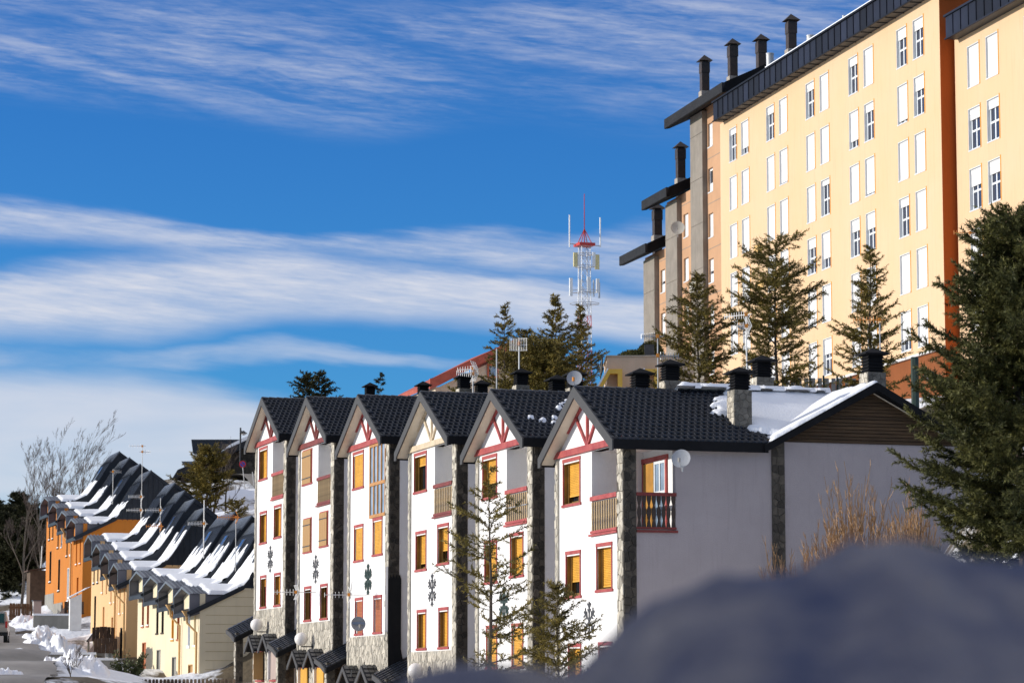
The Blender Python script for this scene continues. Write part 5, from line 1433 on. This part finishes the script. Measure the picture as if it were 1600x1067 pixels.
wd = MB().box(.9, 1.5, -.1, .0, zz(590), zz(568)).build('window', mat('red_trim', (.5, .12, .06), .6), r_); MB().box(1.0, 1.4, -.12, -.1, zz(587), zz(571)).build('pane', GLASSB, wd)
# tan parapet building with yellow buttresses
q = P(947, 620, 126); r_ = empty('terrace_building', (q[0], q[1], q[2] - 2), 0, 'tan parapet wall with yellow buttress hoods and railing beyond the ridge', 'building')
k_ = 126 / 4533.0
zt = P(947, 557, 126)[2] - q[2] + 2; zb = P(947, 612, 126)[2] - q[2] + 2
MB().box(.05, 3.9, 0, 4, 0, zt).build('parapet_wall', TANWALL, r_)
MB().box(0, 3.95, -.05, 4.05, zt, zt + .05).build('coping', mat('pale_coping', (.5, .42, .32), .8), r_)
for x0 in (-.35, 1.25):
    y_ = MB(); y_.prism([(x0 - .1, zb), (x0 + .45, zb + .95), (x0 + 1.05, zb + .95), (x0 + 1.05, zb), (x0 + .85, zb), (x0 + .85, zb + .75), (x0 + .52, zb + .75), (x0 + .1, zb)], 'y', -.5, .0); y_.build('buttress_hood', YPAINT, r_)
    MB().prism([(x0 - .16, zb), (x0 + .40, zb + 1.0), (x0 + .45, zb + .96), (x0 - .08, zb)], 'y', -.52, 0).build('snow_cap', SNOWR, r_)
rl = MB()
for k in range(8): rl.tube([(-.15 - k * .0 + .0, k * .45, zb + .9), (-.15, k * .45, zt)], .02, 4)
rl.tube([(-.15, 0, zt), (-.15, 3.4, zt)], .025, 5); rl.tube([(-1.1, 3.4, zt), (-.1, 3.4, zt)], .02, 4); rl.build('railing', IRON, r_)
# stone house beyond the left terraces
q = P(335, 760, 206); zz = lambda px, py, Y=206: P(px, py, Y)[2] - q[2] + 2
xx = lambda px, Y=206: P(px, 700, Y)[0] - q[0]
r_ = empty('stone_house', (q[0], q[1], q[2] - 2), 0, 'dark stone house with snowy sloping roof uphill beside the street sign', 'house')
MB().prism([(xx(283), zz(283, 752)), (xx(283), zz(283, 742)), (xx(345), zz(345, 716)), (xx(420), zz(420, 690)), (xx(470), zz(470, 690)), (xx(470), 0), (xx(283), 0)], 'y', 0, 5).build('wall', MORTARD, r_)
stonework(r_, xx(470) - xx(345), zz(345, 700) + .3, .34, lambda a, b, h: (xx(345) + a, -h, b), STONED, 3, h=.03)
MB().prism([(xx(272), zz(272, 748)), (xx(280), zz(280, 735)), (xx(345), zz(345, 708)), (xx(384), zz(384, 690)), (xx(440), zz(440, 668)), (xx(440), zz(440, 680)), (xx(384), zz(384, 700)), (xx(345), zz(345, 719)), (xx(284), zz(284, 744))], 'y', -.8, 5.3).build('roof', ROOFD, r_)
MB().prism([(xx(345), zz(345, 708)), (xx(360), zz(360, 696)), (xx(384), zz(384, 684)), (xx(440), zz(440, 663)), (xx(440), zz(440, 668)), (xx(384), zz(384, 690))], 'y', -.7, 5).build('roof_snow', SNOWR, r_, kind='stuff')
q2 = P(335, 710, 216); r2 = empty('flat_roofed_annex', (q2[0], q2[1], q2[2] - 3), 0, 'dark upper storey with a black box roof behind the stone house', 'house')
x2 = lambda px: P(px, 700, 216)[0] - q2[0]; z2 = lambda py: P(335, py, 216)[2] - q2[2] + 3
MB().box(x2(305), x2(384), 0, 5, 0, z2(706)).build('wall', WHITE, r2)
MB().prism([(x2(300), z2(687.5)), (x2(303), z2(709)), (x2(384), z2(709)), (x2(388), z2(687.5))], 'y', -.6, 5.5).build('roof', SEAM, r2)
MB().prism([(x2(285), z2(721.5)), (x2(291), z2(732)), (x2(302), z2(732)), (x2(302), z2(721.5))], 'y', -.6, 1).build('box_dormer', SEAML, r2)

# street lamps
def street_lamp(px, ptop, pbot, Y, lab, side=1, m=TRIMG, w=.06, lx=.55, lz=.35):
    t = P(px, ptop, Y); b = P(px, pbot, Y); r_ = empty('street_lamp', (b[0], b[1], b[2] - 1), 0, lab, 'street lamp', 'street lamps')
    h = t[2] - b[2] + 1
    MB().tube([(0, 0, 0), (0, 0, h)], w, 8).build('post', m, r_)
    MB().tube([(0, 0, h - lz), (side * lx * .5, 0, h - lz + .06), (side * lx, 0, h - lz)], .03, 6).build('arm', m, r_)
    hd = MB(); hd.add([(side * lx + a * .27, b_ * .27, h - lz - .12) for a, b_ in ((-1, -1), (1, -1), (1, 1), (-1, 1))] + [(side * lx, 0, h - lz + .1)], [(0, 1, 4), (1, 2, 4), (2, 3, 4), (3, 0, 4), (0, 3, 2, 1)])
    hd.build('shade', m, r_); MB().sphere((side * lx, 0, h - lz - .14), .17, 12, 8, .6).build('glass_bowl', GLOBE, r_)
street_lamp(375.5, 668, 700, 204, 'dark street lamp above the snowy roof of the stone house', 1, IRON, .06, .22 * 1.0, .3)
street_lamp(1430, 558, 615, 101, 'dark green lamp post with a hooded lamp before the terracotta wall', 1, TRIMG, .14, .55, .55)

# no-parking sign
q = P(379, 725, 198); b = P(384, 762, 198); r_ = empty('no_parking_sign', (b[0], b[1], b[2] - .6), 0, 'round red and blue no parking sign on a leaning grey pole', 'road sign')
o_ = (q[0] - b[0], 0, q[2] - b[2] + .6)
MB().tube([(0, .03, 0), (o_[0], .03, o_[2] - .1)], .035, 6).build('pole', GALV, r_)
MB().disc((o_[0], 0, o_[2]), (0, -1, 0), .24, .02, 24).build('sign_plate', SIGNR, r_)
MB().disc((o_[0], -.006, o_[2]), (0, -1, 0), .165, .006, 24).build('blue_field', SIGNB, r_)
s = MB(); s.add([(o_[0] - .14, -.02, o_[2] + .10), (o_[0] - .10, -.02, o_[2] + .14), (o_[0] + .14, -.02, o_[2] - .10), (o_[0] + .10, -.02, o_[2] - .14), (o_[0] - .14, -.012, o_[2] + .10), (o_[0] - .10, -.012, o_[2] + .14), (o_[0] + .14, -.012, o_[2] - .10), (o_[0] + .10, -.012, o_[2] - .14)], [(0, 1, 2, 3), (0, 4, 5, 1), (2, 6, 7, 3), (0, 3, 7, 4), (1, 5, 6, 2)])
s.build('slash', SIGNR, r_)
for lab, px, t, b_ in (('thin grey post left of the no parking sign', 357, 746, 775), ('thin grey post right of the no parking sign', 394.5, 737, 765)):
    p1, p2 = P(px, t, 196), P(px + 3, b_, 196); MB().tube([tuple(p2), tuple(p1)], .035, 6).build('post', GALV, None, lab, 'post', 'posts along the upper road')

# ------------------------------------------------------------------ trees
def spikes(pos, axis, n, ln, wd, rg, spread=.75):
    """n needle blades around every position; returns vertices and triangles"""
    k = len(pos); p = np.repeat(pos, n, 0); a = np.repeat(axis, n, 0)
    r_ = rg.normal(size=p.shape); r_ -= (r_ * a).sum(1, keepdims=True) * a
    r_ /= np.linalg.norm(r_, axis=1, keepdims=True) + 1e-9
    d = a * rg.uniform(.35, 1, (len(p), 1)) + r_ * spread
    d /= np.linalg.norm(d, axis=1, keepdims=True)
    s = np.cross(d, rg.normal(size=p.shape)); s /= np.linalg.norm(s, axis=1, keepdims=True) + 1e-9
    l = ln * rg.uniform(.6, 1.25, (len(p), 1)); w = wd * rg.uniform(.7, 1.3, (len(p), 1))
    p = p + a * rg.uniform(-.06, .06, (len(p), 1))
    V = np.stack([p - s * w * .5, p + s * w * .5, p + d * l], 1).reshape(-1, 3)
    return V, np.arange(len(V)).reshape(-1, 3)
def conifer(px, ptop, pbase, Y, radius, lab, m=NEED, seed=0, dens=1.0, twig=.5, nl=.11, nw=.028, first=.08, skew=0.0, droop=0.0, name='spruce_tree', gap=0.0, power=.85, grp=None, lean=0.0, nneed=7, sink=True, step=1.0, nb0=5):
    rg = np.random.default_rng(seed + 100)
    t = P(px, ptop, Y); b = P(px, pbase, Y)
    zb = min(b[2], gz(b[0], b[1])) if sink else b[2]
    H = t[2] - b[2]; off = b[2] - zb
    root = empty(name, (b[0], b[1], zb), 0, lab, 'tree', grp)
    tr = MB(); tp = [(lean * (k / 7) ** 2 * H + .02 * H * math.sin(k * 1.3 + seed) * .3, .01 * math.cos(k + seed) * H * .3, off * 1.0 * 0 + (H + off) * k / 7) for k in range(8)]
    r0 = max(.05, H * .016)
    tr.tube(tp, [r0 * (1 - .93 * k / 7) for k in range(8)], 7); tr.build('trunk', BARK, root)
    def tpos(z):
        f = z / (H + off) * 7; k = min(int(f), 6); f -= k
        return np.array(tp[k]) * (1 - f) + np.array(tp[k + 1]) * f
    br = MB(); PP = []; AA = []
    z = off + H * first
    while z < off + H * .985:
        f = (z - off) / H; Lb = radius * (1 - f) ** power * (1 if f > .12 else .75)
        nb_ = nb0 if f < .8 else max(3, nb0 - 1)
        a0 = rg.uniform(0, 6.28)
        for k in range(nb_):
            if rg.random() < gap: continue
            az = a0 + k * 2 * math.pi / nb_ + rg.uniform(-.6, .6)
            L = Lb * (rg.uniform(.3, 1.15) if rg.random() < .8 else rg.uniform(1.0, 1.35)) * (1 + skew * math.cos(az))
            if L < .12: L = .12
            up = .34 + .85 * f - droop * (1 - f) + rg.uniform(-.3, .35); n = 7
            c = tpos(z + rg.uniform(-.14, .14) * step); dz = up
            pts = [c]; hd = np.array([math.cos(az), math.sin(az), 0])
            sdv = np.array([-math.sin(az), math.cos(az), 0]); bend = rg.uniform(-.25, .25)
            for q in range(n):
                fq = (q + 1) / n
                seg_ = hd * (L / n) + sdv * bend * fq * L / n + np.array([0, 0, (dz * (1 - 1.1 * fq) + .95 * fq ** 2 - .22) * L / n])
                pts.append(pts[-1] + seg_)
            br.tube(pts, [max(.006, .012 * L * (1 - i_ / n)) for i_ in range(n + 1)], 3, False)
            pts = np.array(pts)
            nt_ = int(max(3, L * 7.5 * dens)) 
            for j in range(nt_):
                fj = .12 + .88 * (j + rg.random()) / nt_; x = fj * n; i_ = min(int(x), n - 1); c0 = pts[i_] * (1 - x + i_) + pts[i_ + 1] * (x - i_)
                ax = pts[i_ + 1] - pts[i_]; ax /= np.linalg.norm(ax)
                sd = (1 if j % 2 else -1); tl = twig * (.35 + .65 * (1 - fj)) * min(1, L) * rg.uniform(.6, 1.2) + .06
                dr = ax * .75 + np.array([-math.sin(az), math.cos(az), 0]) * sd * rg.uniform(.2, 1.1) + np.array([0, 0, rg.uniform(-.75, .45)])
                dr /= np.linalg.norm(dr); m_ = max(2, int(tl / .075))
                for q in range(m_):
                    fq = (q + .5) / m_; PP.append(c0 + dr * tl * fq + np.array([0, 0, .12 * tl * fq * fq])); AA.append(dr)
            m_ = int(L / .08)
            for q in range(m_):
                x = (.15 + .85 * (q + .5) / m_) * n; i_ = min(int(x), n - 1); PP.append(pts[i_] * (1 - x + i_) + pts[i_ + 1] * (x - i_)); ax = pts[i_ + 1] - pts[i_]; AA.append(ax / np.linalg.norm(ax))
        z += step * max(.10, .17 * (1 + .6 * rg.random()) * (1.25 - .7 * f)) / max(dens, .4) ** .5
    for q in range(12): PP.append(tpos(off + H * (.93 + .07 * q / 12))); AA.append(np.array([0, 0, 1.0]))
    br.build('branches', BARK, root)
    V, F_ = spikes(np.array(PP), np.array(AA), nneed, nl, nw, rg)
    link('crown', np_mesh('crown', V, F_, m), root)
    return root
conifer(1598, 335, 905, 62, 2.7, 'big dark green spruce at the right edge, in front of the terracotta wall', NEEDG, 1, 1.7, .62, .11, .026, .03, power=.5, droop=.32, nneed=12, step=.72)
conifer(765, 738, 1120, 76, 1.75, 'thin sparse spruce with bare trunk before the second white house', NEED, 2, 1.0, .46, .10, .026, .10, gap=.12, power=.5, droop=.02, step=2.1, nb0=5)
conifer(872, 912, 1110, 77, 1.35, 'small bushy spruce right of the thin spruce, before the nearest house', NEED, 3, 1.3, .40, .10, .026, .05, power=.55)
conifer(1092, 430, 650, 104, 2.3, 'spruce before the stepped beige wing, leftmost of three by the yellow block', NEED, 4, 1.15, .55, .11, .030, .04, power=.75, grp=None)
conifer(1214, 380, 650, 103, 2.5, 'tall loose spruce before the yellow block, middle of three', NEED, 5, 1.25, .6, .12, .030, .06, gap=.05, power=.42, step=1.4)
conifer(1362, 386, 640, 106, 1.75, 'narrow upright spruce before the yellow block, rightmost of three', NEED, 6, 1.2, .45, .11, .030, .04, power=.75)
conifer(868, 462, 650, 128, 2.2, 'dark conifer just left of the telecom mast', NEED, 7, 1.0, .5, .13, .036, .05, power=1.0, gap=.15)
conifer(908, 478, 650, 132, 1.6, 'dark conifer directly below the telecom mast', NEED, 8, 1.0, .45, .13, .036, .05, power=.95, gap=.1)
conifer(824, 520, 650, 126, 2.2, 'broad olive conifer behind the mast with the grid antenna', NEED, 9, 1.1, .55, .13, .036, .03, power=.55, gap=.12)
conifer(789, 476, 650, 124, 1.2, 'slender bent conifer with a thin leaning tip, left of the group', NEED, 10, .9, .45, .12, .034, .06, gap=.3, lean=.0, power=.75)
conifer(852, 540, 650, 122, 1.9, 'low bushy conifer behind the ridge chimneys', NEED, 11, 1.4, .6, .13, .038, .02, power=.35)
conifer(716, 590, 660, 122, 1.0, 'small conifer tip before the red roof', NEED, 12, .8, .4, .12, .034, .05, gap=.3)
conifer(478, 582, 660, 150, 1.0, 'small dark conifer behind the leftmost white roof', NEEDF, 13, 1.2, .4, .13, .045, .1, power=.5)
conifer(499, 583, 660, 151, 1.1, 'dark conifer with a pointed tip behind the leftmost white roof', NEEDF, 14, 1.2, .4, .13, .045, .1, power=.5)
conifer(595, 584, 650, 140, .7, 'wispy conifer tip beside the left chimney', NEEDF, 15, .6, .35, .12, .035, .1, gap=.35)
conifer(322, 700, 790, 182, 2.2, 'dark spruce in front of the stone house', NEED, 16, 1.2, .6, .14, .045, .03, power=.55)
conifer(368, 783, 815, 172, .9, 'small yellow-green bush on the snowy bank', NEED, 17, 1.3, .4, .13, .04, .0, power=.4, name='small_conifer')
# forest on the left
rgf = np.random.default_rng(11)
spots = [(-4, 800, 1000, 232), (10, 792, 1000, 238), (26, 770, 1000, 244), (44, 790, 985, 236), (62, 800, 975, 238), (2, 830, 1000, 222), (30, 815, 990, 226), (52, 812, 985, 224), (70, 806, 960, 240), (-14, 780, 1000, 242), (18, 850, 990, 216), (42, 845, 985, 218), (66, 835, 970, 222)]
labs = ['at the very left edge', 'second from the left edge', 'with the highest tip', 'behind the bare trunks', 'close to the orange house', 'low at the left edge', 'in the middle of the wood', 'below the bare crowns', 'touching the orange roof', 'cut by the left edge', 'low above the parked car', 'low behind the pale trunk', 'low beside the brown shed']
for k, (px, t, b, Y) in enumerate(spots):
    conifer(px, t, b, Y, 2.4, 'dark wood-edge conifer ' + labs[k], NEEDF, 20 + k, 1.0, .8, .22, .085, .02, power=.45, name='pine_tree', grp='conifers at the edge of the left wood', nneed=6)

# distant wooded rise behind the left trees
q0, q1 = P(-120, 0, 330), P(110, 0, 300)
Vv = []; Ff = []; rg2 = np.random.default_rng(5)
PPf = []; 
for k in range(5200):
    f = rg2.random(); x = q0[0] * (1 - f) + q1[0] * f; y = 270 + rg2.random() * 60; zt_ = P(800 + x / y * 4500, 862 - 25 * math.sin(f * 9) , y)[2]
    PPf.append((x, y, gz(x, y) * 0 + rg2.random() * zt_ ))
V, F_ = spikes(np.array(PPf), np.tile([[0, 0, 1.0]], (len(PPf), 1)), 6, 1.2, .5, rg2)
link('far_wood', np_mesh('far_wood', V, F_, NEEDF), kind='stuff', label='dark distant wood filling the gap left of the orange houses')

def bare_tree(px, ptop, pbase, Y, spread, lab, seed, m=BARKL, mt=TWIGG, stems=1, depth=5, wind=.25, name='bare_tree', cat='tree', thick=1.0, grp=None):
    rr = random.Random(seed); t = P(px, ptop, Y); b = P(px, pbase, Y); zb = min(b[2], gz(b[0], b[1])); H = t[2] - zb
    root = empty(name, (b[0], b[1], zb), 0, lab, cat, grp)
    tk = MB(); tw_ = MB()
    def grow(p, d, L, r0, lev):
        n = 5; pts = [p]; rad = [r0]
        for k in range(n):
            d = (d + Vector((rr.uniform(-.13, .13) + wind * .05, rr.uniform(-.13, .13), rr.uniform(-.02, .12)))).normalized()
            pts.append(pts[-1] + d * L / n); rad.append(max(r0 * (1 - .75 * (k + 1) / n), .006 * thick))
        (tk if lev < 2 else tw_).tube(pts, rad, 5 if lev < 2 else 3, False)
        if lev < depth:
            nb_ = 6 if lev == 0 else (5 if lev < 3 else 4)
            for k in range(nb_):
                f = rr.uniform(.28 if lev == 0 else .15, .98); i_ = min(int(f * n), n - 1); c = pts[i_].lerp(pts[i_ + 1], f * n - i_)
                az = rr.uniform(0, 6.28); sp = rr.uniform(.25, .6) * spread
                nd = (d + Vector((math.cos(az) * sp, math.sin(az) * sp, rr.uniform(0, .25)))).normalized()
                grow(c, nd, L * rr.uniform(.38, .66) * (1 - .25 * f), max(rad[i_] * .55, .007 * thick), lev + 1)
    for s in range(stems):
        grow(Vector((rr.uniform(-.3, .3) * stems * .4, rr.uniform(-.3, .3), 0)), Vector((rr.uniform(-.12, .12), 0, 1)).normalized(), H * .68 if s == 0 else H * rr.uniform(.5, .62), (.011 * H + .03) * thick, 0)
    tk.build('trunk', m, root); tw_.build('twigs', mt, root)
G1 = 'bare trees left of the orange houses'
bare_tree(33, 705, 990, 205, 1.0, 'bare tree at the far left with a thin single trunk', 1, depth=5, thick=.85, grp=G1)
bare_tree(100, 655, 985, 215, 1.1, 'bare tree with forked crown against the pale sky, left of the roof', 2, stems=2, depth=5, thick=.85, grp=G1)
bare_tree(124, 650, 985, 218, 1.1, 'bare wind-bent tree nearest the orange roof', 3, stems=2, depth=5, wind=.8, thick=.85, grp=G1)
bare_tree(70, 720, 985, 212, 1.0, 'short bare tree between the taller bare ones', 4, stems=2, depth=5, thick=.85, grp=G1)
bare_tree(325, 655, 800, 184, .9, 'thin bare tree growing up through the dark spruce', 5, depth=4, grp=None)
bare_tree(352, 690, 800, 186, 1.0, 'short bare tree before the stone wall', 6, depth=3, grp=None)
bare_tree(115, 1015, 1075, 118, 1.0, 'leafless sapling standing in the roadside snow', 7, depth=3, name='sapling', thick=.8)
bare_tree(118, 1000, 1075, 121, 1.2, 'forked leafless sapling by the porch', 8, depth=3, name='sapling', thick=.8)

def whip_shrub(px, ptop, pbase, Y, rad, n, lab, seed, m=TWIG, grp='brown leafless shrubs before the shaded wall'):
    rr = random.Random(seed); t = P(px, ptop, Y); b = P(px, pbase, Y); zb = min(b[2], gz(b[0], b[1]) + .2); H = t[2] - zb
    root = empty('leafless_shrub', (b[0], b[1], zb), 0, lab, 'shrub', grp); s = MB()
    for k in range(n):
        h = H * rr.uniform(.45, 1.0) * (1 - .0); az = rr.uniform(0, 6.28); q = rr.random() ** .6
        h *= (1 - .45 * q)
        p = Vector((math.cos(az) * rad * .35 * q, math.sin(az) * rad * .35 * q, 0)); d = Vector((math.cos(az) * .22 * q * rad, math.sin(az) * .22 * q * rad, 1)).normalized()
        pts = [p]
        for j in range(6):
            d = (d + Vector((rr.uniform(-.07, .07), rr.uniform(-.07, .07), .03))).normalized(); pts.append(pts[-1] + d * h / 6)
        s.tube(pts, [.015 * (1 - j / 7) + .004 for j in range(7)], 3, False)
        for j in range(16):
            i_ = rr.randint(1, 5); c = pts[i_].lerp(pts[i_ + 1], rr.random()); az2 = rr.uniform(0, 6.28); dd = (d + Vector((math.cos(az2) * .45, math.sin(az2) * .45, 0))).normalized(); l = rr.uniform(.10, .35)
            s.tube([c, c + dd * l * .5, c + dd * l * .5 + (dd + Vector((0, 0, .5))).normalized() * l * .5], [.009, .007, .004], 3, False)
    s.build('stems', m, root)
whip_shrub(1338, 682, 905, 73, 1.1, 230, 'tallest brown shrub, behind the crest of the snow mound', 1)
whip_shrub(1425, 738, 915, 71, 1.1, 220, 'dense brown shrub beside the big spruce', 2)
whip_shrub(1290, 782, 915, 74, 1.1, 190, 'low brown shrub left of the tallest one', 3)
whip_shrub(1218, 815, 920, 76, .6, 60, 'small brown shrub at the foot of the side pier', 4)
whip_shrub(1385, 780, 915, 72, 1.1, 170, 'brown shrub filling the gap between the two tall ones', 5)
# leafy bush near the porches
rgb = np.random.default_rng(3); q = P(200, 1055, 128)
r_ = empty('leafy_bush', (q[0], q[1], gz(q[0], q[1])), 0, 'small leafy green bush above the picket fence', 'bush')
br = MB(); PP = []; AA = []
for k in range(60):
    az = rgb.uniform(0, 6.28); d = np.array([math.cos(az) * .7, math.sin(az) * .7, rgb.uniform(.5, 1.3)]); L = rgb.uniform(.6, 1.25)
    pts = [np.zeros(3), d * L * .5, d * L + np.array([0, 0, .05])]; br.tube(pts, [.012, .009, .005], 3, False)
    for j in range(16): f = rgb.uniform(.3, 1); PP.append(d * L * f + rgb.normal(0, .06, 3)); AA.append(d / np.linalg.norm(d))
br.build('branches', TWIGG, r_); V, F_ = spikes(np.array(PP), np.array(AA), 3, .13, .07, rgb); link('leaves', np_mesh('leaves', V, F_, mat('bush_leaves', (.06, .075, .02), .6, .4, 3, island=.4)), r_)
# rounded hedge and hut beyond the parapet
rgb = np.random.default_rng(4); q = P(1006, 556, 150); r_ = empty('clipped_hedge', (q[0], q[1], q[2] - .5), 0, 'dark rounded hedge beyond the tan parapet wall', 'hedge')
PP = []; AA = []
for k in range(2600):
    d = rgb.normal(size=3); d /= np.linalg.norm(d); d[2] = abs(d[2])
    for (c, s) in (((.35, 0, .3), (.75, .8, .95)), ((-.5, .2, .3), (.9, .7, .5))):
        if rgb.random() < .5: PP.append(np.array(c) + d * np.array(s) * rgb.uniform(.8, 1)); AA.append(d)
V, F_ = spikes(np.array(PP), np.array(AA), 4, .1, .06, rgb); link('foliage', np_mesh('foliage', V, F_, NEEDG), r_)
MB().box(.0, .5, -.9, -.6, .2, 1.0).build('vent_grille', IRON, r_)
# dark fence panels at the foot of the yellow block
a_ = P(1225, 600, 112); r_ = empty('screen_fence', (a_[0], a_[1], a_[2] - 1), R(5), 'dark green post screen at the foot of the yellow block', 'fence')
s = MB()
for k in range(14): s.box(k * .27, k * .27 + .16, 0, .05, 0, 1.25)
s.build('slat_panel', mat('grey_screen', (.25, .24, .22), .7), r_)
s = MB()
for k in range(0, 14, 2): s.box(k * .27 - .08, k * .27 - .02, -.05, .06, 0, 1.35)
s.build('post', TRIMG, r_)

# ------------------------------------------------------------------ snow mound in front of the camera
sil = [(-600, 1180), (300, 1130), (560, 1090), (640, 1052), (700, 1032), (760, 1026), (820, 1038), (872, 1060), (905, 1062), (950, 1018), (1000, 972), (1060, 932), (1120, 909), (1180, 899), (1240, 886), (1300, 858), (1350, 836), (1400, 842), (1450, 864), (1520, 878), (1600, 880), (1800, 890), (2400, 960)]
sx = np.array([a for a, _ in sil]); sy = np.array([b for _, b in sil])
nx, ny = 240, 150
V = []
for j in range(ny):
    Y = 3.6 + 5.4 * j / (ny - 1)
    for i in range(nx):
        px = -600 + 3000 * i / (nx - 1); py = np.interp(px, sx, sy)
        X = (px - 800) / 4533 * 5.6 * (1 + .0 * j)
        zr = (1084 - py) / 4533 * 5.6
        fall = ((Y - 5.6) / 1.6) ** 2 if Y < 5.6 else ((Y - 5.6) / 2.2) ** 2
        zz = (zr + 1.6) * math.exp(-fall * .55) - 1.6
        nn = .045 * mnoise.noise(Vector((X * 2.1 + 4, Y * 1.6, 9.0))) + .030 * mnoise.fractal(Vector((X * 3.2, Y * 3.2, 2.0)), .8, 2.1, 5) + .012 * mnoise.noise(Vector((X * 14, Y * 14, 1.0)))
        V.append((X, Y, zz + nn - .012))
i_ = (np.arange(ny - 1)[:, None] * nx + np.arange(nx - 1)[None]).ravel()
SNOWD = mat('old_ploughed_snow', (.05, .07, .155), .9, .25, 3.2, .9, 30, c2=(.25, .23, .225))  # dirty snow with the mound's blue shade put into its colour
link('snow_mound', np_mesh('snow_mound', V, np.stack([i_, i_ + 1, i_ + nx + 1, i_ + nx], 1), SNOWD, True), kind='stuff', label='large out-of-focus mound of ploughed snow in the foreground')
